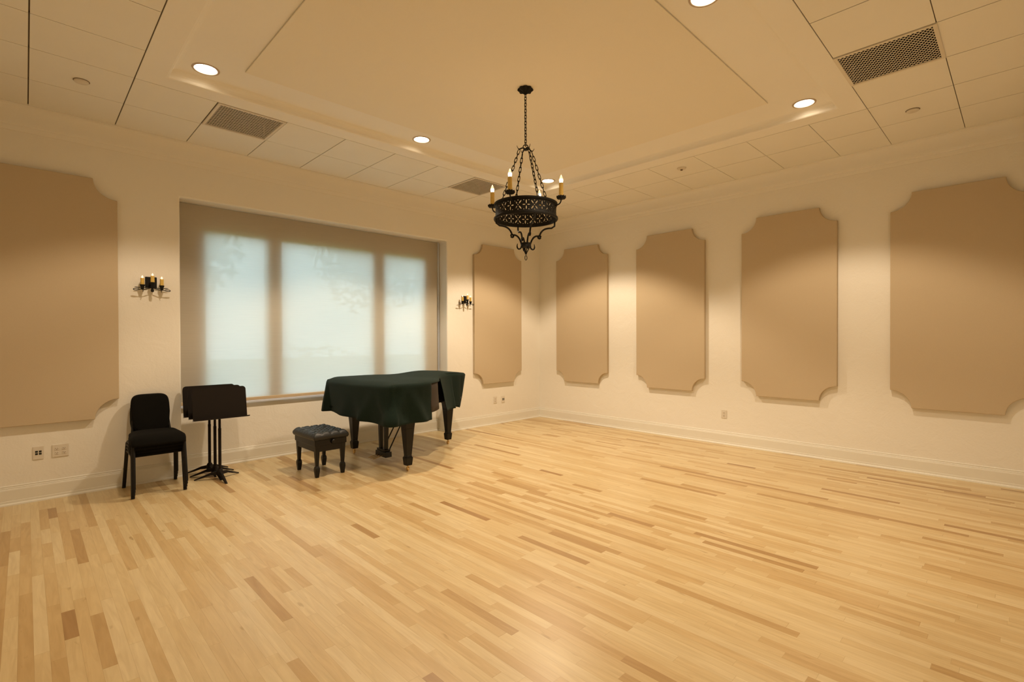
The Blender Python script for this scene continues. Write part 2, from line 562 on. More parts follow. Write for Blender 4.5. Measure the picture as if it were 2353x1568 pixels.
# suspension grid behind the joints
bm = bmesh.new()
TX0, TX1, TY0, TY1 = -6.51, -1.39, -5.54, -1.39
def bar(x0, x1, y0, y1): box(bm, x0, x1, y0, y1, ZC + 0.010, ZC + 0.045)
for X, ya, yb in [(x, -1.39, 0) for x in XN[1:-1]] + [(x, RY0, -5.54) for x in XS[1:-1]] + [(x, -5.54, -1.39) for x in (-7.146, -6.51, -1.39, -0.77)]:
    bar(X - 0.012, X + 0.012, ya, yb)
for Y, xa, xb in [(-0.755, RX0, 0), (-1.39, RX0, 0), (-5.54, RX0, 0), (-6.16, RX0, 0)] + [(y, RX0, TX0) for y in YE[1:-1]] + [(y, TX1, 0) for y in YE[1:-1]]:
    bar(xa, xb, Y - 0.012, Y + 0.012)
struct('trim_2', bm, M_grid)
# slab above everything
bm = bmesh.new(); box(bm, RX0 - 0.2, 0.2, RY0 - 0.2, 0.46, 4.0, 4.15); struct('trim_3', bm, M_duct)

# raised tray: flat border, small cove, upper field with six openings for the downlights
LX = (-6.08, -3.93, -1.76); LY = (-5.10, -1.79)
LIGHTS = [(x, y) for y in LY for x in LX][1:]
bm = bmesh.new()
cv = [(0.004, ZC + 0.03), (0.004, ZC), (0.185, ZC), (0.200, ZC + 0.004)]
for k in range(0, 7):
    a = k / 6 * PI / 2
    cv.append((0.205 + 0.05 * (1 - math.cos(a)), ZC + 0.012 + (ZT - ZC - 0.012) * math.sin(a)))
sweep(bm, [(TX0, TY0), (TX1, TY0), (TX1, TY1), (TX0, TY1)], cv, closed=True)
i_ = 0.255
vo = [bm.verts.new(p) for p in ((TX0 + i_, TY0 + i_, ZT), (TX1 - i_, TY0 + i_, ZT), (TX1 - i_, TY1 - i_, ZT), (TX0 + i_, TY1 - i_, ZT))]
eds = [bm.edges.new((vo[k], vo[(k + 1) % 4])) for k in range(4)]
for lx, ly in LIGHTS:
    c = [bm.verts.new((lx + 0.088 * math.cos(2 * PI * k / 32), ly + 0.088 * math.sin(2 * PI * k / 32), ZT)) for k in range(32)]
    eds += [bm.edges.new((c[k], c[(k + 1) % 32])) for k in range(32)]
bmesh.ops.triangle_fill(bm, use_beauty=True, use_dissolve=False, edges=eds)
struct('trim_4', bm, M_tray)

# fabric acoustic panel in the tray
bm = bmesh.new()
box(bm, -5.83, -2.03, -4.86, -1.98, ZT - 0.012, ZT - 0.002)
t = fin('ceiling_acoustic_panel', bm, M_cloud, bevel=0.002)
tag(t, 'large flat beige fabric panel in the middle of the raised ceiling', 'acoustic panel')

# ------------------------------------------------------------------ acoustic wall panels
def panel_bm():
    W2, Z0, Z1, r = 0.57, 0.735, 3.165, 0.215
    zn0, zn1 = 0.95, 2.95
    pts = []
    def notch(cx, cz, a0, a1, n=12):
        return [(cx + (r) * math.cos(a0 + (a1 - a0) * k / n), cz + (r) * math.sin(a0 + (a1 - a0) * k / n)) for k in range(n + 1)]
    # corners bitten out by quarter circles centred on the corners, with small square shoulders
    s = 0.022
    rr = r - s
    def nq(cx, cz, sx, sz):
        # from the side edge to the end edge
        out = [(cx, cz + sz * r)]
        for k in range(13):
            a = k / 12 * PI / 2
            out.append((cx + sx * (rr * math.sin(a)) + sx * s * 0.0, cz + sz * (rr * math.cos(a) + s * 0.0) ))
        out.append((cx + sx * r, cz))
        return out
    bl = nq(-W2, Z0, 1, 1)
    br = nq(W2, Z0, -1, 1)
    tr = nq(W2, Z1, -1, -1)
    tl = nq(-W2, Z1, 1, -1)
    def fix(q):   # insert shoulders so that the arc meets both edges at a step
        (x0, z0), arc, (x1, z1) = q[0], q[1:-1], q[-1]
        return [(x0, z0)] + [(ax, az) for ax, az in arc] + [(x1, z1)]
    pts = fix(bl) + fix(br)[::-1] + fix(tr) + fix(tl)[::-1]
    clean = []
    for p in pts:
        if not clean or (abs(p[0] - clean[-1][0]) + abs(p[1] - clean[-1][1])) > 1e-5:
            clean.append(p)
    bm = bmesh.new()
    prism(bm, clean, lambda u, v, w: (u, w, v), -0.052, 0.0)
    return bm
# drawn facing -y with the back on the wall plane; origin at the foot of the wall
bm = panel_bm()
p0 = fin('acoustic_panel', bm, M_panel, bevel=0.006, seg=2)
p0.location = (-1.12, -0.001, 0)
G = 'notched tan acoustic panels on the walls'
tag(p0, 'tan notched fabric panel on the window wall, between the right-hand sconce and the room corner', 'acoustic panel', G)
def place_panel(x, y, rz, label):
    c = p0.copy(); COL.objects.link(c)
    c.location = (x, y, 0); c.rotation_euler = (0, 0, rz); c['label'] = label
place_panel(-7.06, -0.001, 0, 'tan notched fabric panel on the window wall, at the left beyond the left-hand sconce')
for y, l in ((-1.045, 'tan notched fabric panel on the right-hand wall, the one nearest the room corner'),
             (-2.755, 'tan notched fabric panel on the right-hand wall, second from the room corner'),
             (-4.425, 'tan notched fabric panel on the right-hand wall, third from the room corner'),
             (-6.09, 'tan notched fabric panel on the right-hand wall, farthest from the corner, cut by the frame')):
    place_panel(-0.001, y, -PI / 2, l)

# ------------------------------------------------------------------ roller shade
sh = thing('roller_shade', 'wide cream roller shade pulled down over the window, glowing with daylight', 'window shade', (0, 0.213, 0))
bm = bmesh.new()
SX0, SX1 = BX0 + 0.012, BX1 - 0.035
nx, nz = 24, 16
vv = [[bm.verts.new((SX0 + (SX1 - SX0) * i / nx, 0.0, 0.77 + (BZ - 0.006 - 0.77) * j / nz)) for i in range(nx + 1)] for j in range(nz + 1)]
for j in range(nz):
    for i in range(nx):
        bm.faces.new((vv[j][i], vv[j][i + 1], vv[j + 1][i + 1], vv[j + 1][i]))
fin('shade_fabric', bm, M_shade, parent=sh)
bm = bmesh.new(); box(bm, SX0, SX1, -0.010, 0.006, 0.768, 0.806)
fin('hem_bar', bm, M_hem, parent=sh, bevel=0.004)
bm = bmesh.new(); box(bm, SX0, SX1, -0.014, 0.010, 0.738, 0.767)
fin('bottom_rail', bm, M_alu, parent=sh, bevel=0.004)
for x0, x1 in ((SX1 + 0.004, SX1 + 0.024),):
    bm = bmesh.new(); box(bm, x0, x1, -0.012, 0.012, 0.72, BZ - 0.005)
    fin('side_channel', bm, M_alu, parent=sh, bevel=0.003)
bm = bmesh.new(); box(bm, BX0 + 0.001, BX0 + 0.010, -0.012, 0.012, 0.72, BZ - 0.005)
fin('side_channel', bm, M_alu, parent=sh)

# ------------------------------------------------------------------ downlights
G = 'round recessed downlights in the raised ceiling'
def make_downlight():
    t = thing('recessed_downlight', '', 'downlight', (LX[0], LY[1], ZT), group=G)
    bm = bmesh.new()
    lathe(bm, [(0.085, 0.004), (0.085, -0.004), (0.088, -0.006), (0.101, -0.004), (0.103, 0.0)], seg=48)
    fin('trim_ring', bm, M_ringtrim, parent=t, smooth=True)
    bm = bmesh.new()
    lathe(bm, [(0.086, 0.0), (0.078, 0.03), (0.078, 0.075), (0.0, 0.075)], seg=48)
    fin('housing', bm, M_trim, parent=t, smooth=True)
    bm = bmesh.new()
    lathe(bm, [(0.0, 0.026), (0.040, 0.027), (0.083, 0.031), (0.083, 0.036), (0.0, 0.036)], seg=48)
    fin('diffuser', bm, M_lampdisc, parent=t, smooth=True)
    ld = bpy.data.lights.new('downlight_beam', 'SPOT')
    ld.energy = LAMP_POWER * 0.62; ld.color = LAMP_COLOR
    ld.spot_size = math.radians(116); ld.spot_blend = 0.30; ld.shadow_soft_size = 0.06
    lo = bpy.data.objects.new('downlight_beam', ld); COL.objects.link(lo)
    lo.parent = t; lo.location = (0, 0, -0.012)
    return t
dl = make_downlight()
names = {(0, 1): 'bright round ceiling downlight at the upper left, just above the dark mesh vent',
         (1, 1): 'bright round ceiling downlight in the middle of the row along the window wall',
         (2, 1): 'bright round ceiling downlight seen right behind the chandelier chains',
         (0, 0): 'round ceiling downlight nearest the camera, over the near left end of the raised ceiling',
         (1, 0): 'large round ceiling downlight cut by the top edge of the picture',
         (2, 0): 'bright round ceiling downlight at the upper right, over the far end of the right side'}
for j in (1, 0):
    for i in (0, 1, 2):
        if (i, j) == (0, 0):
            continue
        if (i, j) == (0, 1):
            dl['label'] = names[(0, 1)]
        else:
            dup(dl, (LX[i], LY[j], ZT), names[(i, j)], power=LAMP_POWER * {(1, 1): 1.12, (2, 1): 1.42, (1, 0): 0.84, (2, 0): 0.78}[(i, j)])

# ------------------------------------------------------------------ ceiling vents
def make_vent(mat_back, sx, sy):
    t = thing('ceiling_vent', '', 'air vent', (0, 0, ZC), group='square perforated ceiling vents')
    hx, hy = sx / 2 - 0.004, sy / 2 - 0.004
    bm = bmesh.new()
    fw, zz = 0.026, -0.008
    box(bm, -hx, hx, -hy, -hy + fw, zz, 0.006); box(bm, -hx, hx, hy - fw, hy, zz, 0.006)
    box(bm, -hx, -hx + fw, -hy + fw, hy - fw, zz, 0.006); box(bm, hx - fw, hx, -hy + fw, hy - fw, zz, 0.006)
    fin('vent_frame', bm, M_vent, parent=t, bevel=0.003)
    bm = bmesh.new()
    ix, iy = hx - fw, hy - fw
    w = 0.0023
    def clip(p, d):
        t0, t1 = -9, 9
        for k, lim in ((0, ix), (1, iy)):
            if abs(d[k]) > 1e-9:
                a, b = (-lim - p[k]) / d[k], (lim - p[k]) / d[k]
                t0, t1 = max(t0, min(a, b)), min(t1, max(a, b))
        return t0, t1
    for s in (1, -1):
        d = Vector((1, s * 0.62, 0)).normalized(); n = Vector((-d.y, d.x, 0))
        for k in range(-60, 61):
            p = n * (k * 0.0230)
            t0, t1 = clip(p, d)
            if t1 - t0 > 0.01:
                a, b = p + d * t0, p + d * t1
                q = [a + n * w, a - n * w, b - n * w, b + n * w]
                za, zb = -0.0016 - 0.0004 * (s + 1), 0.0
                v = [bm.verts.new((c.x, c.y, za)) for c in q] + [bm.verts.new((c.x, c.y, zb)) for c in q]
                for f in ((0, 1, 2, 3), (7, 6, 5, 4), (0, 4, 5, 1), (1, 5, 6, 2), (2, 6, 7, 3), (3, 7, 4, 0)):
                    bm.faces.new([v[i] for i in f])
    fin('vent_grille', bm, M_vent, parent=t)
    bm = bmesh.new()
    box(bm, -ix - .01, ix + .01, -iy - .01, iy + .01, 0.16, 0.17)
    for x0, x1, y0, y1 in ((-ix - .015, -ix - .01, -iy, iy), (ix + .01, ix + .015, -iy, iy), (-ix, ix, -iy - .015, -iy - .01), (-ix, ix, iy + .01, iy + .015)):
        box(bm, x0, x1, y0, y1, 0.004, 0.17)
    fin('duct_box', bm, mat_back, parent=t)
    return t
v = make_vent(M_dark, 0.62, 0.635)
def vc(k): a = VENTS[k]; return ((a[0] + a[1]) / 2, (a[2] + a[3]) / 2, ZC)
v.location = vc(0); v['label'] = 'square ceiling vent with dark diamond mesh at the upper left, above the window'
dup(v, vc(2), 'square ceiling vent with dark diamond mesh at the upper right', rz=0)
v2 = make_vent(M_duct, 0.62, 0.635)
v2.location = vc(1); v2['label'] = 'paler square ceiling vent just left of the chandelier chains'

# ceiling discs
def disc(x, y, label, detector=False):
    t = thing('smoke_detector' if detector else 'sprinkler_cover', label, 'smoke detector' if detector else 'sprinkler cover', (x, y, ZC),
              group=None if detector else 'round sprinkler cover plates on the ceiling')
    bm = bmesh.new()
    if detector:
        lathe(bm, [(0.058, 0.0), (0.058, -0.008), (0.052, -0.016), (0.030, -0.020), (0.0, -0.022)], seg=36)
        fin('detector_body', bm, M_plate, parent=t, smooth=True)
        bm = bmesh.new(); lathe(bm, [(0.016, -0.018), (0.014, -0.034), (0.0, -0.036)], seg=16)
        fin('sensor', bm, M_slot, parent=t, smooth=True)
    else:
        lathe(bm, [(0.050, 0.0), (0.050, -0.012), (0.044, -0.016), (0.0, -0.018)], seg=36)
        fin('cover_plate', bm, M_plate, parent=t, smooth=True)
        bm = bmesh.new(); lathe(bm, [(0.054, 0.0), (0.056, -0.003), (0.050, -0.0035)], seg=36)
        fin('gap_ring', bm, M_slot, parent=t, smooth=True)
disc(-6.825, -1.024, 'small round cover plate on the ceiling tiles at the upper left')
disc(-1.04, -5.84, 'small round cover plate on the ceiling tiles at the upper right')
disc(-1.105, -3.506, 'small round detector with a dark centre on the ceiling tiles right of the chandelier', True)

# ------------------------------------------------------------------ wall plates
def plate_base(name, label, cat, loc, rz, w, h, group):
    t = thing(name, label, cat, loc, rz, group)
    bm = bmesh.new(); box(bm, -w / 2, w / 2, -0.007, 0.0, -h / 2, h / 2)
    fin('cover_plate', bm, M_plate, parent=t, bevel=0.003)
    return t
def duplex(t, cx):
    for cz in (0.020, -0.020):
        bm = bmesh.new(); box(bm, cx - 0.015, cx + 0.015, -0.010, -0.0071, cz - 0.014, cz + 0.014)
        rc = fin('socket', bm, M_plate, parent=t, bevel=0.003)
        bm = bmesh.new()
        box(bm, cx - 0.008, cx - 0.005, -0.0106, -0.0101, cz - 0.002, cz + 0.008)
        box(bm, cx + 0.005, cx + 0.008, -0.0106, -0.0101, cz - 0.002, cz + 0.008)
        box(bm, cx - 0.003, cx + 0.003, -0.0106, -0.0101, cz - 0.010, cz - 0.005)
        fin('slots', bm, M_slot, parent=rc)
def data(t, cols, rows, mat):
    for i in range(cols):
        for j in range(rows):
            cx = (i - (cols - 1) / 2) * 0.026; cz = (j - (rows - 1) / 2) * 0.022 + 0.002
            bm = bmesh.new(); box(bm, cx - 0.0095, cx + 0.0095, -0.0095, -0.0071, cz - 0.0085, cz + 0.0085)
            fin('data_port', bm, mat, parent=t, bevel=0.0015)
GO = 'wall outlets near the floor'
t = plate_base('data_outlet', 'ivory wall plate with four dark square ports below the left-hand panel', 'wall outlet', (-7.10, 0, 0.458), 0, 0.078, 0.125, GO)
data(t, 2, 2, M_port)
t = plate_base('power_outlet', 'wide ivory double power outlet below the left-hand panel', 'wall outlet', (-6.943, 0, 0.458), 0, 0.122, 0.122, GO)
duplex(t, -0.027); duplex(t, 0.027)
t = plate_base('power_outlet', 'ivory power outlet on the window wall, left of the two near the room corner', 'wall outlet', (-1.18, 0, 0.43), 0, 0.078, 0.12, GO)
duplex(t, 0)
t = plate_base('data_outlet', 'small ivory wall plate with dark ports, nearest the room corner', 'wall outlet', (-0.985, 0, 0.425), 0, 0.078, 0.12, GO)
data(t, 2, 2, M_port)
t = plate_base('power_outlet', 'ivory power outlet on the right-hand wall between two tan panels', 'wall outlet', (0, -3.593, 0.435), -PI / 2, 0.078, 0.12, GO)
duplex(t, 0)

# ------------------------------------------------------------------ sconces
def candle(parent, x, y, z, h, r, bulb_h, bulb_r, mat, name='candle', core=True):
    bm = bmesh.new()
    rnd = random.Random(int((x + 3) * 1000 + (y + 3) * 77))
    ph = [rnd.random() * 6 for _ in range(4)]
    def fn(rr, zz, a):
        return rr * (1 + 0.05 * math.sin(3 * a + ph[0]) + 0.04 * math.sin(7 * a + ph[1])), zz + (0.0)
    lathe(bm, [(r * 0.5, z), (r, z), (r * 1.02, z + h * 0.3), (r * 0.96, z + h * 0.7), (r * 1.0, z + h * 0.93), (r * 0.9, z + h), (0, z + h)], (x, y, 0), 20, fn)
    c = fin(name, bm, M_wax, parent=parent, smooth=True)
    bm = bmesh.new()
    prof = [(0.0, 0.0)]
    for k in range(1, 12):
        t = k / 12
        prof.append((bulb_r * ((0.72 + 0.28 * math.sin(PI / 2 * t / 0.3)) if t < 0.3 else max(0.03, math.cos(PI / 2 * ((t - 0.3) / 0.7)) ** 0.9)), bulb_h * t))
    prof.append((0.0, bulb_h))
    lathe(bm, [(rr, z + h + zz) for rr, zz in prof], (x, y, 0), 16)
    b = fin('bulb', bm, mat, parent=c, smooth=True)
    if core:
        bm = bmesh.new()
        lathe(bm, [(0, 0), (bulb_r * 0.80, 0.001), (bulb_r * 1.04, bulb_h * 0.26), (bulb_r * 1.03, bulb_h * 0.34), (bulb_r * 0.95, bulb_h * 0.46), (0, bulb_h * 0.50)], (x, y, z + h), 16)
        f = fin('bulb_base', bm, M_bulbtip, parent=c, smooth=True)
    return c

def make_sconce():
    t = thing('wall_sconce', '', 'wall sconce', (-6.205, 0, 2.13), group='black iron three-candle wall sconces')
    bm = bmesh.new(); box(bm, -0.052, 0.052, -0.012, 0.0, -0.035, 0.085)
    fin('backplate', bm, M_iron, parent=t, bevel=0.006)
    bm = bmesh.new()
    # central stub and boss
    tube(bm, [(0, -0.01, -0.015), (0, -0.05, -0.03), (0, -0.105, -0.030)], 0.010)
    lathe(bm, [(0, -0.085), (0.013, -0.08), (0.015, -0.06), (0.010, -0.05), (0.012, -0.035), (0.008, -0.025), (0, -0.024)], (0, -0.085, 0.0), 14)
    fin('centre_boss', bm, M_iron, parent=t, smooth=True)
    for s in (-1, 1):
        bm = bmesh.new()
        tube(bm, bez((0, -0.07, -0.035), (s * 0.04, -0.07, -0.045), (s * 0.06, -0.075, -0.065), (s * 0.098, -0.075, -0.055)), 0.0042, 6)
        # loop at the end
        loop = [(s * 0.098, -0.075, -0.055)] + bez((s * 0.10, -0.075, -0.056), (s * 0.17, -0.06, -0.088), (s * 0.19, -0.075, -0.042), (s * 0.115, -0.080, -0.052))
        tube(bm, loop, 0.004, 6)
        tube(bm, bez((s * 0.03, -0.02, -0.030), (s * 0.07, -0.02, -0.04), (s * 0.10, -0.04, -0.034), (s * 0.150, -0.045, -0.034)), [0.004] * 10 + [0.0015], 6)
        tube(bm, [(s * 0.085, -0.075, -0.056), (s * 0.078, -0.078, -0.072), (s * 0.083, -0.08, -0.082)], 0.0032, 6)
        fin('arm', bm, M_iron, parent=t, smooth=True)
    for i, (x, y, z) in enumerate(((-0.085, -0.075, -0.055), (0.0, -0.10, -0.028), (0.085, -0.075, -0.055))):
        bm = bmesh.new()
        lathe(bm, [(0, 0), (0.013, 0.0), (0.015, 0.02), (0.021, 0.035), (0.024, 0.048), (0.018, 0.048), (0, 0.040)], (x, y, z), 16)
        fin('candle_cup', bm, M_iron, parent=t, smooth=True)
        candle(t, x, y, z + 0.040, 0.076, 0.0175, 0.030, 0.0095, M_bulbs, core=False)
    return t
sc = make_sconce()
sc['label'] = 'black iron three-candle wall sconce left of the window, above the chair stack'
dup(sc, (-1.885, 0, 2.165), 'black iron three-candle wall sconce right of the window, above the piano tail')

# ------------------------------------------------------------------ chandelier
ch = thing('chandelier', 'round black iron chandelier with four lit candles hanging on chains from the ceiling', 'chandelier', (-3.93, -3.44, 0))
ZB = ZT - 0.012
bm = bmesh.new()
def flower(r, z, a): return r * (1 + 0.12 * math.cos(8 * a)), z - 0.006 * math.cos(8 * a) * (r / 0.06)
lathe(bm, [(0.062, ZB), (0.066, ZB - 0.008), (0.055, ZB - 0.022), (0.035, ZB - 0.030), (0.022, ZB - 0.038), (0.010, ZB - 0.052), (0, ZB - 0.055)], seg=48, fn=flower)
fin('canopy', bm, M_iron, parent=ch, smooth=True)

def link_pts(c, d, L, W, twist):
    d = Vector(d).normalized()
    s = d.orthogonal().normalized()
    s = Matrix.Rotation(twist, 3, d) @ s
    out = []
    n = 14
    for k in range(n):
        a = 2 * PI * k / n
        ca, sa = math.cos(a), math.sin(a)
        out.append(Vector(c) + d * (ca * W + (L - W) * (1 if ca > 0 else -1) * min(1, abs(ca) * 3)) + s * sa * W)
    return out
def chain(name, a, b, n, wire=0.0034, tw0=0.0, group=None):
    a, b = Vector(a), Vector(b)
    bm = bmesh.new()
    step = (b - a) / n
    L = step.length * 0.5 + wire * 1.6
    for k in range(n):
        c = a + step * (k + 0.5)
        tube(bm, link_pts(c, step, L, 0.0095, tw0 + (k % 2) * PI / 2), wire, 6, closed=True)
    return fin(name, bm, M_iron, parent=ch, smooth=True)
HZ = 3.262
chain('hanging_chain', (0, 0, ZB - 0.05), (0, 0, HZ + 0.02), 17, 0.0032, 0.6)
bm = bmesh.new()
tube(bm, [(0.016 * math.cos(a), -0.016 * math.cos(a), HZ + 0.012 + 0.018 * math.sin(a)) for a in [2 * PI * k / 14 for k in range(14)]], 0.0042, 6, closed=True)
lathe(bm, [(0, -0.012), (0.02, -0.010), (0.022, 0.0), (0.010, 0.006), (0, 0.006)], (0, 0, HZ - 0.01), 14)
A0 = math.radians(21)
chA = [A0 + PI / 4 + math.radians(5) + k * PI / 2 for k in range(4)]
scA = [A0 + PI / 4 - math.radians(6) + k * PI / 2 for k in range(4)]
def pol(r, a, z): return (r * math.cos(a), r * math.sin(a), z)
for a in chA:
    tube(bm, bez(pol(0.005, a, HZ - 0.008), pol(0.05, a, HZ + 0.01), pol(0.05, a, HZ - 0.035), pol(0.078, a, HZ - 0.012)) + [pol(0.088, a, HZ + 0.008)],
         [0.006] * 8 + [0.005, 0.004, 0.003, 0.002], 6)
fin('hook_crown', bm, M_iron, parent=ch, smooth=True)
RB = 0.280
BT, BB_ = 2.746, 2.618
for k, a in enumerate(chA):
    chain('support_chain', pol(0.064, a, HZ - 0.028), pol(0.245, a, BT - 0.01), 13, 0.0034, 0.3 + k)

# pierced band
def band():
    bm = bmesh.new()
    NF = 24                      # alternating flower motifs around the band
    H0, H1 = BB_ - 0.002, BT + 0.002
    per = 2 * PI * RB / NF
    hw, hh = per / 2, (H1 - H0) / 2
    hp = 0.045
    th = 0.004
    def pt(u, v, r):
        a = u / RB
        # slight waist
        w = v / hh
        rr = r - 0.006 * (1 - w * w)
        return (rr * math.cos(a), rr * math.sin(a), (H0 + H1) / 2 + v)
    for m in range(NF):
        u0 = m * per
        vs = {}
        eds = []
        def lp(points):
            v = [bm.verts.new((p[0], p[1], 0)) for p in points]
            return v
        b2 = bmesh.new()
        def loop(points):
            v = [b2.verts.new((p[0], p[1], 0)) for p in points]
            for i in range(len(v)):
                b2.edges.new((v[i], v[(i + 1) % len(v)]))
        nb = 8
        outer = [(-hw + 2 * hw * i / nb, -hh) for i in range(nb)] + [(hw, -hh + 2 * hh * i / nb) for i in range(nb)] + \
                [(hw - 2 * hw * i / nb, hh) for i in range(nb)] + [(-hw, hh - 2 * hh * i / nb) for i in range(nb)]
        loop(outer)
        def petal(cx, cy, ang, l0, l1, w):
            pts = []
            for k in range(10):
                t = 2 * PI * k / 10
                x = (l0 + l1) / 2 + (l1 - l0) / 2 * math.cos(t); y = w * math.sin(t) * (1 - 0.25 * abs(math.cos(t)))
                pts.append((cx + x * math.cos(ang) - y * math.sin(ang), cy + x * math.sin(ang) + y * math.cos(ang)))
            loop(pts)
        if m % 2 == 0:
            for q in range(4):
                petal(0, 0.000, math.atan2(hp, hw) * (1 if q % 2 == 0 else -1) + (PI if q > 1 else 0), 0.012, 0.048, 0.0058)
            petal(0, 0.000, 0, -0.0055, 0.0055, 0.0052)
            for s in (-1, 1):
                petal(0, 0.000 + s * hp * 0.86, 0, -0.0045, 0.0045, 0.0045)
        else:
            for q in range(4):
                petal(0, 0.000, q * PI / 2, 0.008, (hw * 0.90 if q % 2 == 0 else hp * 0.92), 0.0056)
            for sx in (-1, 1):
                for sy in (-1, 1):
                    petal(sx * hw * 0.60, 0.000 + sy * hp * 0.86, 0, -0.0042, 0.0042, 0.0042)
        bmesh.ops.triangle_fill(b2, use_beauty=True, use_dissolve=False, edges=b2.edges[:])
        b2.faces.ensure_lookup_table(); b2.verts.ensure_lookup_table(); b2.verts.index_update()
        # subdivide long edges so that the plate follows the curve
        vin = [bm.verts.new(pt(u0 + v.co.x, v.co.y, RB - th)) for v in b2.verts]
        vout = [bm.verts.new(pt(u0 + v.co.x, v.co.y, RB)) for v in b2.verts]
        for f in b2.faces:
            idx = [v.index for v in f.verts]
            bm.faces.new([vout[i] for i in idx]); bm.faces.new([vin[i] for i in idx][::-1])
        for ed in b2.edges:
            if len(ed.link_faces) == 1:
                a, b = ed.verts[0], ed.verts[1]
                if abs(a.co.x) > hw - 1e-5 and abs(b.co.x) > hw - 1e-5 and abs(a.co.x - b.co.x) < 1e-6:
                    continue
                bm.faces.new((vin[a.index], vin[b.index], vout[b.index], vout[a.index]))
        b2.free()
    return fin('pierced_band', bm, M_iron, parent=ch)
band()
for z, r0 in ((BT, RB + 0.002), (BB_, RB + 0.005)):
    bm = bmesh.new()
    prof = [(r0 - 0.010, -0.010), (r0 + 0.002, -0.011), (r0 + 0.006, -0.003), (r0 + 0.005, 0.008), (r0 - 0.002, 0.011), (r0 - 0.010, 0.009), (r0 - 0.010, -0.010)]
    lathe(bm, [(r, zz) for r, zz in prof], (0, 0, z), 72)
    fin('rim', bm, M_iron, parent=ch, smooth=True)
# candle arms
caA = [A0 + k * PI / 2 for k in range(4)]
for a in caA:
    zc = 2.765
    bm = bmesh.new()
    tube(bm, bez(pol(RB, a, 2.712), pol(RB + 0.030, a, 2.712), pol(0.338, a, 2.722), pol(0.338, a, zc)), 0.006, 8)
    arm = fin('candle_arm', bm, M_iron, parent=ch, smooth=True)
    bm = bmesh.new()
    def cup(r, z, aa): return r * (1 + 0.10 * math.cos(10 * aa) * (r > 0.034)), z + 0.003 * math.cos(10 * aa) * (r > 0.034)
    c = pol(0.338, a, zc)
    lathe(bm, [(0, -0.004), (0.016, -0.004), (0.035, -0.001), (0.0395, 0.006), (0.038, 0.022), (0.031, 0.022), (0.022, 0.012), (0, 0.012)], c, 40, cup)
    fin('drip_cup', bm, M_iron, parent=arm, smooth=True)
    candle(ch, c[0], c[1], zc + 0.012, 0.126, 0.0190, 0.072, 0.0165, M_bulb)
    ld = bpy.data.lights.new('candle_glow', 'POINT'); ld.energy = 0.6; ld.color = (1.0, 0.60, 0.28); ld.shadow_soft_size = 0.015
    lo = bpy.data.objects.new('candle_glow', ld); COL.objects.link(lo); lo.parent = ch; lo.location = (c[0], c[1], zc + 0.24)
# lower scrolls
CZ = 2.385
for a in scA:
    bm = bmesh.new()
    P = [pol(0.276, a, 2.618), pol(0.274, a, 2.570)] + bez(pol(0.262, a, 2.550), pol(0.20, a, 2.548), pol(0.150, a, 2.545), pol(0.128, a, 2.470))[1:]
    tube(bm, P, 0.0080, 8)
    curl = [pol(0.128 + 0.012 * math.cos(t), a, 2.462 + 0.012 * math.sin(t)) for t in [k * 0.6 for k in range(11)]]
    tube(bm, curl, 0.0090, 6)
    tube(bm, bez(pol(0.118, a, 2.470), pol(0.080, a, 2.478), pol(0.052, a, 2.440), pol(0.040, a, CZ)), 0.0080, 8)
    fin('scroll', bm, M_iron, parent=ch, smooth=True)
    bm = bmesh.new()
    tube(bm, bez(pol(0.040, a, CZ + 0.01), pol(0.036, a, CZ - 0.06), pol(0.10, a, CZ - 0.05), pol(0.078, a, CZ + 0.010)) , [0.0070] * 9 + [0.005, 0.003], 6)
    tube(bm, bez(pol(0.034, a, CZ), pol(0.032, a, CZ - 0.04), pol(0.006, a, CZ - 0.06), pol(0.003, a, CZ - 0.085)), 0.0045, 6)
    fin('scroll', bm, M_iron, parent=ch, smooth=True)
bm = bmesh.new()
lathe(bm, [(0.0, -0.019), (0.046, -0.019), (0.050, -0.012), (0.046, 0.0), (0.050, 0.012), (0.046, 0.019), (0, 0.019)], (0, 0, CZ), 20)
fin('clamp', bm, M_iron, parent=ch, smooth=True)
bm = bmesh.new()
tube(bm, [(0.010 * math.sin(t) * 0.716, -0.010 * math.sin(t) * 0.698, 2.270 + 0.021 * math.cos(t)) for t in [2 * PI * k / 16 for k in range(16)]], 0.0032, 6, closed=True)
fin('bottom_ring', bm, M_iron, parent=ch, smooth=True)

# ------------------------------------------------------------------ piano
PO = Vector((-3.45, -0.95, 0))
pn = thing('grand_piano', 'black baby grand piano in front of the window, under a dark green cover', 'piano', PO)
KEY = [(-4.36, -0.27), (-4.355, -1.00), (-4.31, -1.62), (-4.21, -1.715), (-3.85, -1.72), (-3.66, -1.64), (-3.44, -1.43), (-3.24, -1.17),
       (-3.00, -1.00), (-2.75, -0.95), (-2.58, -0.88), (-2.50, -0.72), (-2.50, -0.35), (-2.58, -0.22), (-3.10, -0.20), (-3.70, -0.20), (-4.26, -0.20)]
OUT = catmull(KEY, 12)
def inset(poly, d):
    n = len(poly); out = []
    for i in range(n):
        a = Vector(poly[i - 1]); b = Vector(poly[(i + 1) % n])
        t = (b - a).normalized()
        nrm = Vector((-t.y, t.x))     # left of travel = inside for counter-clockwise paths
        out.append((poly[i][0] + nrm.x * d, poly[i][1] + nrm.y * d))
    return out
area = sum(OUT[i][0] * OUT[(i + 1) % len(OUT)][1] - OUT[(i + 1) % len(OUT)][0] * OUT[i][1] for i in range(len(OUT)))
SGN = 1 if area > 0 else -1
case = inset(OUT, 0.045 * SGN)
bm = bmesh.new()
prism(bm, [(x - PO.x, y - PO.y) for x, y in case], lambda u, v, w: (u, v, w), 0.66, 0.985)
fin('case', bm, M_black, parent=pn, bevel=0.006)
bm = bmesh.new()
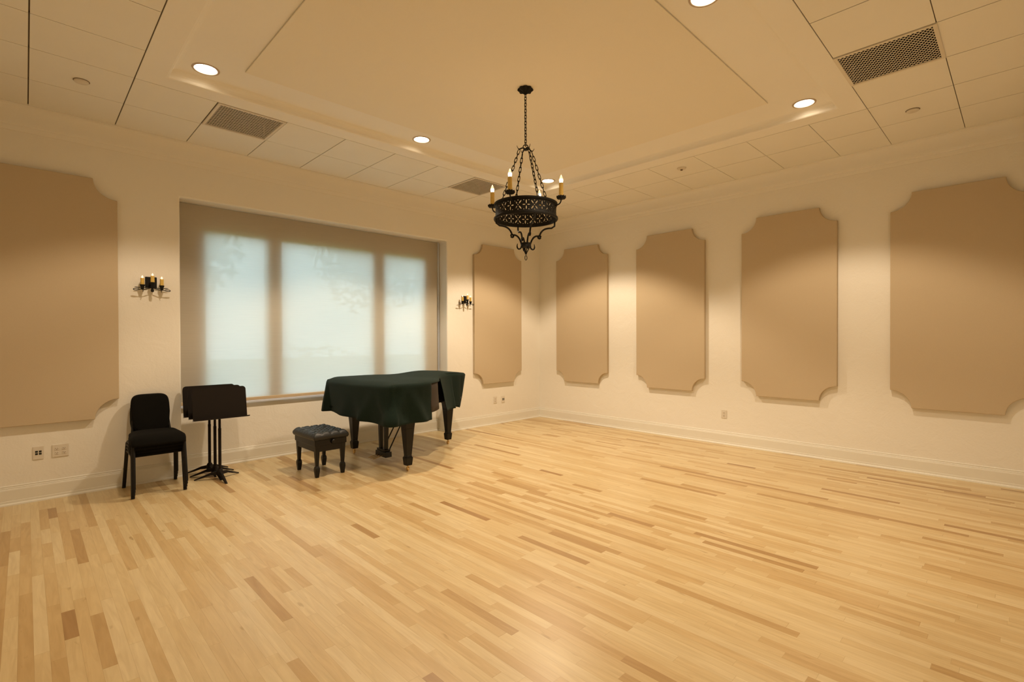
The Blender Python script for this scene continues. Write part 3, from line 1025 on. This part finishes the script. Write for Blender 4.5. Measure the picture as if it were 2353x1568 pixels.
box(bm, -4.24 - PO.x, -3.88 - PO.x, -1.66 - PO.y, -0.26 - PO.y, 0.60, 0.66)
fin('key_bed', bm, M_black, parent=pn, bevel=0.005)
bm = bmesh.new()
box(bm, -2.885 - PO.x, -2.715 - PO.x, -0.845 - PO.y, -0.675 - PO.y, 0.60, 0.66)
fin('leg_block', bm, M_black, parent=pn, bevel=0.02, seg=3)
for (x, y) in ((-4.012, -1.60), (-4.035, -0.33), (-2.80, -0.76)):
    x -= PO.x; y -= PO.y
    bm = bmesh.new()
    frustum(bm, (x, y, 0.50), (0.056, 0.056), (x, y, 0.60), (0.066, 0.066))
    frustum(bm, (x, y, 0.185), (0.033, 0.033), (x, y, 0.50), (0.056, 0.056))
    frustum(bm, (x, y, 0.165), (0.036, 0.036), (x, y, 0.185), (0.033, 0.033))
    frustum(bm, (x, y, 0.155), (0.043, 0.043), (x, y, 0.165), (0.043, 0.043))
    frustum(bm, (x, y, 0.070), (0.036, 0.036), (x, y, 0.155), (0.044, 0.044))
    lg = fin('leg', bm, M_black, parent=pn, bevel=0.003)
    bm = bmesh.new()
    lathe(bm, [(0.0, 0.07), (0.012, 0.07), (0.010, 0.048), (0, 0.046)], (x, y, 0), 12)
    box(bm, x - 0.012, x - 0.008, y - 0.012, y + 0.012, 0.02, 0.05)
    box(bm, x + 0.008, x + 0.012, y - 0.012, y + 0.012, 0.02, 0.05)
    b2 = bmesh.new()
    lathe(b2, [(0, -0.007), (0.022, -0.007), (0.023, 0), (0.022, 0.007), (0, 0.007)], (0, 0, 0), 18)
    bmesh.ops.rotate(b2, verts=b2.verts, cent=(0, 0, 0), matrix=Matrix.Rotation(PI / 2, 3, 'Y'))
    bmesh.ops.translate(b2, verts=b2.verts, vec=(x, y + 0.008, 0.023))
    tmp = bpy.data.meshes.new('t'); b2.to_mesh(tmp); b2.free(); bm.from_mesh(tmp); bpy.data.meshes.remove(tmp)
    fin('caster', bm, M_brass, parent=lg)
# pedal lyre
LXp, LYp = -3.96 - PO.x, -0.96 - PO.y
ly = None
bm = bmesh.new()
frustum(bm, (LXp, LYp, 0.125), (0.035, 0.10), (LXp, LYp, 0.155), (0.038, 0.105))
frustum(bm, (LXp, LYp, 0.060), (0.045, 0.125), (LXp, LYp, 0.125), (0.045, 0.120))
for s in (-1, 1):
    frustum(bm, (LXp, LYp + s * 0.060, 0.155), (0.020, 0.021), (LXp, LYp + s * 0.072, 0.66), (0.026, 0.028))
ly = fin('pedal_lyre', bm, M_black, parent=pn, bevel=0.003)
for s in (-1, 1):
    bm = bmesh.new()
    tube(bm, [(LXp + 0.03, LYp + s * 0.07, 0.12), (LXp + 0.33, LYp + s * 0.06, 0.64)], 0.0085, 8)
    fin('lyre_brace', bm, M_black, parent=ly)
for k in (-1, 0, 1):
    bm = bmesh.new()
    P = [(LXp - 0.03, LYp + k * 0.055, 0.078), (LXp - 0.09, LYp + k * 0.055, 0.075), (LXp - 0.14, LYp + k * 0.055, 0.066), (LXp - 0.175, LYp + k * 0.055, 0.060)]
    tube(bm, P, [0.008, 0.010, 0.014, 0.010], 10, flat=0.45)
    fin('pedal', bm, M_brass, parent=ly, smooth=True)

# cloth cover
cov = thing('piano_cover', 'dark green cloth cover draped over the grand piano', 'piano cover', PO)
def arclen(P):
    s = [0]
    for i in range(1, len(P)): s.append(s[-1] + (Vector(P[i]) - Vector(P[i - 1])).length)
    return s
def frac_at(px, py):
    best = min(range(len(OUT)), key=lambda i: (OUT[i][0] - px) ** 2 + (OUT[i][1] - py) ** 2)
    return best
I_A = frac_at(-3.74, -1.69)   # end of the keyboard section
I_B = frac_at(-3.52, -1.52)   # end of the short brown flap
I_C = frac_at(-3.24, -1.18)   # start of the tail section
NP = len(OUT)
AL = arclen(OUT)
TOP = 1.035
def ncl(i):
    a = Vector(OUT[i - 1]); b = Vector(OUT[(i + 1) % NP]); t = (b - a).normalized()
    return Vector((t.y, -t.x)) * SGN       # outward
NRM = [ncl(i) for i in range(NP)]
def fold(i, t, x, y):
    s = AL[i]
    f = noise.noise(Vector((x * 1.8, y * 1.8, t * 0.8))) * 0.026 * t
    f += noise.noise(Vector((x * 6.0, y * 6.0, t * 2.2 + 5))) * 0.011 * t
    # two swags falling from the south-west corner
    for (cx, cy, w, amp, sl) in ((-4.10, -1.72, 0.09, 0.034, 0.22), (-3.90, -1.72, 0.07, 0.032, -0.18), (-4.32, -1.45, 0.10, 0.030, 0.30), (-4.35, -0.95, 0.16, 0.016, 0.25)):
        d = math.hypot(x - cx, y - cy)
        f += 1.6 * amp * t * math.exp(-((d - sl * t) / (w * 0.8)) ** 2)
    return f
def ztop(x, y):
    return TOP - 0.035 * (max(0.0, (-4.2 - x) / 0.16) ** 2) + 0.010 * noise.noise(Vector((x * 1.8, y * 1.8, 3.0))) - 0.018 * max(0.0, -(y + 1.45)) - 0.015 * max(0, x + 2.9) \
        + 0.014 * math.exp(-((x + 2.95) / 0.35) ** 2) - 0.012 * math.exp(-((x + 3.35) / 0.25) ** 2)
bm = bmesh.new()
cx0, cy0 = -3.55, -0.75
rings = []
for lam in (0.0, 0.25, 0.5, 0.7, 0.82, 0.90, 0.95):
    ring = []
    for i in range(NP):
        x, y = OUT[i]
        px, py = cx0 + (x - cx0) * lam, cy0 + (y - cy0) * lam
        ring.append((px, py, ztop(px, py) - 0.006 * (lam > 0.93)))
    rings.append(ring)
def side(lev):
    """lev 0..1 down the skirt"""
    ring = []
    for i in range(NP):
        x, y = OUT[i]
        hem = 0.575 + 0.012 * noise.noise(Vector((x * 3, y * 3, 9)))
        if x < -4.2: hem = 0.595 - 0.025 * min(1, max(0, -(y + 0.3) / 1.3))
        if i > I_C and x > -3.3: hem = 0.565
        if x > -2.75: hem = 0.545
        if I_A < i < I_B: hem = 0.655
        zt = ztop(x, y) - 0.030
        z = zt + (hem - zt) * lev
        f = fold(i, lev, x, y)
        if x < -4.25: f += 0.004 * math.sin(min(1.0, lev * 1.5) * PI / 2) 
        if i >= I_C and x < -2.9: f += 0.10 * lev           # lifted flap by the open slit
        if x > -2.7: f -= 0.075 * lev
        if x < -4.1 and y > -0.75: f -= 0.022 * lev * min(1, (y + 0.75) / 0.4)
        if lev > 0.2: z -= 0.0
        y2 = min(y + NRM[i].y * f, -0.03)
        ring.append((x + NRM[i].x * f, y2, z))
    return ring
SK = [0.0, 0.06, 0.15, 0.28, 0.42, 0.56, 0.70, 0.84, 0.94, 1.0]
sd = [side(l) for l in SK]
vr = []
for ring in rings[1:]:
    vr.append([bm.verts.new((p[0] - PO.x, p[1] - PO.y, p[2])) for p in ring])
c0 = bm.verts.new((cx0 - PO.x, cy0 - PO.y, ztop(cx0, cy0)))
for i in range(NP):
    bm.faces.new((c0, vr[0][i], vr[0][(i + 1) % NP]))
# rounding ring between the top and the skirt
for k, (dz, dd) in enumerate(((0.006, -0.022), (0.016, -0.008))):
    vr.append([bm.verts.new((OUT[i][0] + NRM[i].x * dd - PO.x, OUT[i][1] + NRM[i].y * dd - PO.y, ztop(*OUT[i]) - dz)) for i in range(NP)])
for ring in sd:
    vr.append([bm.verts.new((p[0] - PO.x, p[1] - PO.y, p[2])) for p in ring])
nt_ = len(rings[1:]) + 2
for k in range(len(vr) - 1):
    for i in range(NP):
        i2 = (i + 1) % NP
        lev = SK[k - nt_] if k >= nt_ else -1
        if lev >= 0 and I_A <= i < I_C:
            # open slit (widening downwards on the tail side)
            continue
        bm.faces.new((vr[k][i], vr[k][i2], vr[k + 1][i2], vr[k + 1][i]))
bmesh.ops.remove_doubles(bm, verts=bm.verts[:], dist=0.0005)
loose = [v_ for v_ in bm.verts if not v_.link_faces]
bmesh.ops.delete(bm, geom=loose, context='VERTS')
o = fin('cover_cloth', bm, M_cover, parent=cov, smooth=True, angle=False)
m_ = o.modifiers.new('thickness', 'SOLIDIFY'); m_.thickness = 0.004; m_.offset = 1
# short flap of the cover, warm light from the right painted into its brown
bm = bmesh.new()
cols = []
for i in range(I_A - 1, I_B + 1):
    x, y = OUT[i]
    cols.append([bm.verts.new((x + NRM[i].x * (-0.006 + 0.02 * l) - PO.x, y + NRM[i].y * (-0.006 + 0.02 * l) - PO.y, 1.004 + (0.665 - 1.004) * l)) for l in (0, 0.25, 0.5, 0.75, 1.0)])
for a, b in zip(cols, cols[1:]):
    for k in range(4): bm.faces.new((a[k], b[k], b[k + 1], a[k + 1]))
o = fin('side_flap', bm, M_warmflap, parent=cov, smooth=True)
o['label'] = 'side flap, its brown painted in for warm light'
m_ = o.modifiers.new('thickness', 'SOLIDIFY'); m_.thickness = 0.004

# ------------------------------------------------------------------ piano bench
BXc, BYc = -4.735, -0.885
bn = thing('piano_bench', 'black tufted leather piano bench standing in front of the piano', 'bench', (BXc, BYc, 0), rz=math.radians(1))
hx, hy = 0.185, 0.275
bm = bmesh.new()
box(bm, -hx + 0.012, hx - 0.012, -hy + 0.012, hy - 0.012, 0.285, 0.415)
box(bm, -hx, hx, -hy, hy, 0.350, 0.415)
fin('frame', bm, M_black, parent=bn, bevel=0.004)
for sx in (-1, 1):
    for sy in (-1, 1):
        x, y = sx * (hx - 0.035), sy * (hy - 0.035)
        bm = bmesh.new()
        frustum(bm, (x, y, 0.125), (0.016, 0.016), (x, y, 0.40), (0.029, 0.029))
        frustum(bm, (x, y, 0.085), (0.026, 0.026), (x, y, 0.110), (0.024, 0.024))
        frustum(bm, (x, y, 0.110), (0.024, 0.024), (x, y, 0.128), (0.016, 0.016))
        frustum(bm, (x, y, 0.0), (0.017, 0.017), (x, y, 0.085), (0.026, 0.026))
        fin('leg', bm, M_black, parent=bn, bevel=0.003)
for sy in (-1, 1):
    bm = bmesh.new()
    b2 = lathe(bm, [(0, 0), (0.020, 0), (0.026, 0.006), (0.026, 0.026), (0.020, 0.032), (0, 0.032)], (0, 0, 0), 20)
    bmesh.ops.rotate(bm, verts=bm.verts, cent=(0, 0, 0), matrix=Matrix.Rotation(-sy * PI / 2, 3, 'X'))
    bmesh.ops.translate(bm, verts=bm.verts, vec=(0.02, sy * (hy - 0.001), 0.385))
    fin('height_knob', bm, M_black, parent=bn, smooth=True)
bm = bmesh.new()
cxh, cyh = hx + 0.012, hy + 0.012
btn = []
nxb, nyb = 3, 4
for i in range(nxb):
    for j in range(nyb):
        btn.append(((i - (nxb - 1) / 2) * 0.105, (j - (nyb - 1) / 2) * 0.135))
for i in range(nxb - 1):
    for j in range(nyb - 1):
        btn.append(((i - (nxb - 2) / 2) * 0.105, (j - (nyb - 2) / 2) * 0.135))
def cush(x, y):
    ex = min(cxh - abs(x), cyh - abs(y))
    edge = 1 - max(0, 1 - ex / 0.05) ** 2.2
    z = 0.468 + 0.036 * edge
    d = min(math.hypot(x - a, y - b) for a, b in btn)
    z -= 0.030 * math.exp(-(d / 0.024) ** 2)
    # diagonal creases between buttons
    u = (x / 0.105 + y / 0.135); w = (x / 0.105 - y / 0.135)
    cu = abs(u - round(u)); cw = abs(w - round(w))
    z -= 0.012 * (math.exp(-(cu / 0.09) ** 2) + math.exp(-(cw / 0.09) ** 2)) * min(1, max(0, ex / 0.04))
    return z
NX, NY = 44, 60
gv = [[bm.verts.new((-cxh + 2 * cxh * i / NX, -cyh + 2 * cyh * j / NY, cush(-cxh + 2 * cxh * i / NX, -cyh + 2 * cyh * j / NY))) for i in range(NX + 1)] for j in range(NY + 1)]
for j in range(NY):
    for i in range(NX):
        bm.faces.new((gv[j][i], gv[j][i + 1], gv[j + 1][i + 1], gv[j + 1][i]))
per = [gv[0][i] for i in range(NX)] + [gv[j][NX] for j in range(NY)] + [gv[NY][NX - i] for i in range(NX)] + [gv[NY - j][0] for j in range(NY)]
prev = per
for (sc_, z) in ((1.03, 0.452), (1.03, 0.436), (0.985, 0.416)):
    nx_ = []
    for k, v_ in enumerate(per):
        nx_.append(bm.verts.new((v_.co.x * sc_, v_.co.y * (1 + (sc_ - 1) * 0.7), z)))
    for k in range(len(per)):
        bm.faces.new((prev[k], nx_[k], nx_[(k + 1) % len(per)], prev[(k + 1) % len(per)]))
    prev = nx_
bm.faces.new(prev)
fin('cushion', bm, M_leather, parent=bn, smooth=True, angle=False)
for a, b in btn:
    bm = bmesh.new()
    lathe(bm, [(0, 0.004), (0.005, 0.0035), (0.0085, 0.0), (0.0085, -0.004)], (a, b, cush(a, b)), 12)
    fin('button', bm, M_leather, parent=bn, smooth=True)

# ------------------------------------------------------------------ stacked chairs
def make_chair():
    t = thing('stacking_chair', '', 'chair', (-6.225, 0, 0), group='black upholstered chairs in one stack')
    # local frame: faces -y, rear feet near y=-0.07
    def slab(bm, w0, w1, y0, y1, zf, thick, round_, nx=16, ny=16):
        """padded cushion: rows along y; w0 front half width, w1 rear half width"""
        top, bot = [], []
        for j in range(ny + 1):
            s = j / ny
            rowt, rowb = [], []
            for i in range(nx + 1):
                u = -1 + 2 * i / nx; v = -1 + 2 * s
                # superellipse mapping
                k = 1.0
                uu = u * math.sqrt(max(0, 1 - 0.5 * (abs(v) ** round_) * 0.30)); vv_ = v * math.sqrt(max(0, 1 - 0.5 * (abs(u) ** round_) * 0.30))
                w = w0 + (w1 - w0) * s
                x = uu * w; y = (y0 + y1) / 2 + vv_ * (y1 - y0) / 2
                e_ = (1 - abs(u) ** 4) * (1 - abs(v) ** 4)
                zt = zf(s) + thick * (0.25 + 0.75 * max(0, e_) ** 0.35) * 0.5
                zb = zf(s) - thick * (0.25 + 0.75 * max(0, e_) ** 0.5) * 0.5
                rowt.append(bm.verts.new((x, y, zt))); rowb.append(bm.verts.new((x, y, zb)))
            top.append(rowt); bot.append(rowb)
        for j in range(ny):
            for i in range(nx):
                bm.faces.new((top[j][i], top[j][i + 1], top[j + 1][i + 1], top[j + 1][i]))
                bm.faces.new((bot[j][i], bot[j + 1][i], bot[j + 1][i + 1], bot[j][i + 1]))
        for i in range(nx):
            bm.faces.new((top[0][i], bot[0][i], bot[0][i + 1], top[0][i + 1]))
            bm.faces.new((top[ny][i], top[ny][i + 1], bot[ny][i + 1], bot[ny][i]))
            bm.faces.new((top[i][0], top[i + 1][0], bot[i + 1][0], bot[i][0]))
            bm.faces.new((top[i][nx], bot[i][nx], bot[i + 1][nx], top[i + 1][nx]))
    bm = bmesh.new()
    zf = lambda s: 0.452 + 0.030 * (s) * 0.4 - 0.045 * max(0, 0.28 - s) ** 2 / 0.078 - 0.0
    slab(bm, 0.240, 0.200, -0.575, -0.10, zf, 0.085, 4)
    fin('seat', bm, M_chairfab, parent=t, smooth=True, angle=False)
    bm = bmesh.new()
    prism(bm, [(-0.20, -0.54), (0.20, -0.54), (0.185, -0.13), (-0.185, -0.13)], lambda u, v, w: (u, v, w), 0.385, 0.410)
    fin('seat_pan', bm, M_blackmat, parent=t, bevel=0.006)
    # backrest: rounded padded shell, slightly curved and raked
    bm = bmesh.new()
    out = []
    w, z0, z1 = 0.168, 0.475, 0.858
    nA = 14
    def supe(k, n, rx, rz, cx, cz, p):
        a = 2 * PI * k / n
        c, s = math.cos(a), math.sin(a)
        return cx + rx * math.copysign(abs(c) ** (2 / p), c), cz + rz * math.copysign(abs(s) ** (2 / p), s)
    n = 48
    layers = [(-0.028, 0.90), (-0.024, 0.97), (-0.010, 1.0), (0.008, 1.0), (0.020, 0.96), (0.022, 0.88)]
    rg = []
    def ypos(x, z): return -0.115 + 0.105 * (z - 0.455) / 0.37 - 0.35 * x * x
    for dy, sc2 in layers:
        ring = []
        for k in range(n):
            x, z = supe(k, n, w * sc2, (z1 - z0) / 2 * sc2, 0, (z0 + z1) / 2, 5.0)
            if z < (z0 + z1) / 2: x *= 0.90 + 0.10 * (z - z0) / ((z1 - z0) / 2)
            ring.append(bm.verts.new((x, ypos(x, z) + dy, z)))
        rg.append(ring)
    for A, B in zip(rg, rg[1:]):
        for k in range(n):
            bm.faces.new((A[k], A[(k + 1) % n], B[(k + 1) % n], B[k]))
    for ring, dy, fl in ((rg[0], -0.030, 1), (rg[-1], 0.024, -1)):
        prev = ring
        for sc3 in (0.75, 0.45, 0.15):
            nr = []
            for v_ in ring:
                x = v_.co.x * sc3; z = (z0 + z1) / 2 + (v_.co.z - (z0 + z1) / 2) * sc3
                nr.append(bm.verts.new((x, ypos(x, z) + dy, z)))
            for k in range(n): bm.faces.new((prev[k], prev[(k + 1) % n], nr[(k + 1) % n], nr[k]))
            prev = nr
        bm.faces.new(prev)
    fin('backrest', bm, M_chairfab, parent=t, smooth=True, angle=False)
    for s in (-1, 1):
        bm = bmesh.new()
        tube(bm, [(s * 0.19, -0.16, 0.40), (s * 0.175, -0.125, 0.43), (s * 0.160, -0.095, 0.50), (s * 0.150, -0.060, 0.62)], 0.011, 8)
        fin('back_upright', bm, M_blackmat, parent=t, smooth=True)
    for s in (-1, 1):
        bm = bmesh.new()
        tube(bm, [(s * 0.205, -0.34, 0.405), (s * 0.207, -0.50, 0.405), (s * 0.209, -0.535, 0.385), (s * 0.215, -0.592, 0.0)], 0.0165, 10, flat=0.85)
        fin('leg', bm, M_blackmat, parent=t, smooth=True)
        bm = bmesh.new()
        tube(bm, [(s * 0.205, -0.34, 0.405), (s * 0.207, -0.20, 0.405), (s * 0.210, -0.155, 0.385), (s * 0.226, -0.070, 0.0)], 0.0165, 10, flat=0.85)
        fin('leg', bm, M_blackmat, parent=t, smooth=True)
    for yb in (-0.50, -0.19):
        bm = bmesh.new()
        tube(bm, [(-0.205, yb, 0.392), (0.205, yb, 0.392)], 0.010, 8)
        fin('cross_bar', bm, M_blackmat, parent=t, smooth=True)
    return t
chair = make_chair()
NCH = 4
DZ, DY = 0.034, -0.020
labs = ['black upholstered chair standing on the floor at the bottom of the stack',
        'black upholstered chair second from the bottom of the stack, mostly hidden',
        'black upholstered chair directly under the topmost one in the stack',
        'topmost black upholstered chair of the stack, its seat and backrest in full view']
chair['label'] = labs[0]
chair.location = (-6.235, 0.0, 0)
for k in range(1, NCH):
    dup(chair, (-6.235, k * DY, k * DZ), labs[k])

# ------------------------------------------------------------------ music stands
def make_stand():
    t = thing('music_stand', '', 'music stand', (0, 0, 0), group='black music stands nested by the window')
    # desk tilted back; lip at the front bottom
    w, h = 0.262, 0.345
    tl = math.radians(10)
    def P(x, y, z):
        c, s = math.cos(tl), math.sin(tl)
        return (x, y * c + z * s - 0.062, 0.672 - y * s * 1.0 + z * c)
    def rr(r, x0, x1, z0, z1, top_only=True):
        pts = [(x0 + 0.012, z0), (x1 - 0.012, z0), (x1, z0 + 0.012)]
        for k in range(7):
            a = k / 6 * PI / 2; pts.append((x1 - r + r * math.cos(a), z1 - r + r * math.sin(a)))
        for k in range(7):
            a = PI / 2 + k / 6 * PI / 2; pts.append((x0 + r + r * math.cos(a), z1 - r + r * math.sin(a)))
        pts.append((x0, z0 + 0.012))
        return pts
    bm = bmesh.new()
    prism(bm, rr(0.035, -w, w, 0, h), lambda u, v, d: P(u, d, v), -0.001, 0.002)
    # rear-folded stiffening edge
    for x0, x1 in ((-w, -w + 0.003), (w - 0.003, w)):
        prism(bm, [(x0, 0.0), (x1, 0.0), (x1, h - 0.04), (x0, h - 0.04)], lambda u, v, d: P(u, d, v), 0.002, 0.014)
    fin('desk', bm, M_stand, parent=t)
    bm = bmesh.new()
    prism(bm, [(-w - 0.008, -0.002), (w + 0.010, -0.002), (w + 0.004, 0.002), (-w - 0.004, 0.002)], lambda u, v, d: P(u, d, v), -0.062, 0.002)
    prism(bm, [(-w - 0.008, -0.002), (w + 0.010, -0.002), (w + 0.010, 0.010), (-w - 0.008, 0.010)], lambda u, v, d: P(u, d, v), -0.064, -0.061)
    fin('ledge', bm, M_stand, parent=t)
    bm = bmesh.new()
    box(bm, -0.04, 0.04, -0.016, -0.006, 0.77, 0.85)
    fin('tilt_bracket', bm, M_stand, parent=t)
    bm = bmesh.new()
    tube(bm, [(0, 0.0, 0.06), (0, 0.0, 0.55)], 0.0155, 14)
    tube(bm, [(0, 0.0, 0.55), (0, 0.0, 0.81)], 0.0130, 12)
    tube(bm, [(0, 0.0, 0.535), (0, 0.0, 0.56)], 0.0160, 14)
    fin('pole', bm, M_stand, parent=t, smooth=True)
    bm = bmesh.new()
    lathe(bm, [(0, 0.035), (0.026, 0.04), (0.036, 0.055), (0.034, 0.085), (0.026, 0.105), (0.017, 0.118), (0, 0.115)], seg=18)
    fin('hub', bm, M_stand, parent=t, smooth=True)
    for k in range(3):
        a = -PI / 2 + k * 2 * PI / 3
        d = Vector((math.cos(a), math.sin(a), 0)); nn = Vector((-d.y, d.x, 0))
        bm = bmesh.new()
        prof = [(0.015, 0.092, 0.052), (0.09, 0.078, 0.050), (0.15, 0.052, 0.030), (0.253, 0.010, 0.0)]
        secs = []
        for i, (r, zt, zb) in enumerate(prof):
            wd = (0.022, 0.018, 0.018, 0.012)[i]
            secs.append([bm.verts.new(d * r + nn * wd + Vector((0, 0, zb))), bm.verts.new(d * r - nn * wd + Vector((0, 0, zb))),
                         bm.verts.new(d * r - nn * wd * 0.5 + Vector((0, 0, zt))), bm.verts.new(d * r + nn * wd * 0.5 + Vector((0, 0, zt)))])
        for A, B in zip(secs, secs[1:]):
            for i in range(4): bm.faces.new((A[i], A[(i + 1) % 4], B[(i + 1) % 4], B[i]))
        bm.faces.new(secs[0]); bm.faces.new(secs[-1][::-1])
        fin('leg', bm, M_stand, parent=t, bevel=0.002)
    return t
st = make_stand()
st.location = (-5.660, -0.42, 0)
st['label'] = 'front black music stand of three, its whole desk facing the room'
dup(st, (-5.662, -0.235, 0), 'middle black music stand of the three nested ones')
dup(st, (-5.672, -0.045, 0), 'rear black music stand of three, closest to the window wall')

# ------------------------------------------------------------------ outside, seen faintly through the shade
bm = bmesh.new(); box(bm, -30, 22, 0.50, 40, -0.35, -0.25)
g = fin('lawn', bm, M_grass); tag(g, 'green lawn outside the window, faint behind the shade', 'lawn', kind='stuff')
bm = bmesh.new()
rnd = random.Random(3)
for k in range(2600):
    x = -11 + 15 * rnd.random(); y = 3.2 + 1.0 * rnd.random(); z = -0.25 + (1.35 + 0.25 * math.sin(x * 1.7)) * rnd.random() ** 0.8
    s = 0.05 + 0.05 * rnd.random()
    a = rnd.random() * PI; b_ = (rnd.random() - 0.5) * 2
    d = Vector((math.cos(a), math.sin(a), b_)).normalized() * s; n_ = d.orthogonal().normalized() * s * 0.5
    c = Vector((x, y, z + 0.05))
    bm.faces.new([bm.verts.new(c - d), bm.verts.new(c + n_), bm.verts.new(c + d), bm.verts.new(c - n_)])
g = fin('hedge', bm, M_leaf)
def garden_tree(x, y, z, rad, n, seed, label):
    t = thing('garden_tree', label, 'tree', (x, y, -0.25), group='trees outside the window')
    rd = random.Random(seed)
    bm = bmesh.new()
    tube(bm, [(0, 0, 0), (0.05, 0.02, z * 0.5), (0.0, 0.0, z)], [0.13, 0.10, 0.06], 8)
    fin('trunk', bm, M_bark, parent=t, smooth=True)
    bm = bmesh.new()
    for k in range(n):
        d = Vector((rd.gauss(0, 1), rd.gauss(0, 1), rd.gauss(0, 0.7))).normalized() * rad * rd.random() ** 0.5
        c = d + Vector((0, 0, z + 0.2 * rad))
        a = Vector((rd.gauss(0, 1), rd.gauss(0, 1), rd.gauss(0, 1))).normalized() * (0.10 + 0.08 * rd.random()); b_ = a.orthogonal().normalized() * a.length * 0.5
        bm.faces.new([bm.verts.new(c - a), bm.verts.new(c + b_), bm.verts.new(c + a), bm.verts.new(c - b_)])
    fin('foliage', bm, M_leaf, parent=t)
garden_tree(-5.0, 6.5, 3.6, 1.5, 1500, 1, 'leafy tree outside, faint behind the left third of the shade')
garden_tree(0.6, 7.5, 3.9, 1.8, 1800, 2, 'leafy tree outside, faint behind the middle of the shade')
tag(g, 'leafy green hedge outside the window, faint behind the shade', 'hedge', kind='stuff')

bpy.context.view_layer.update()
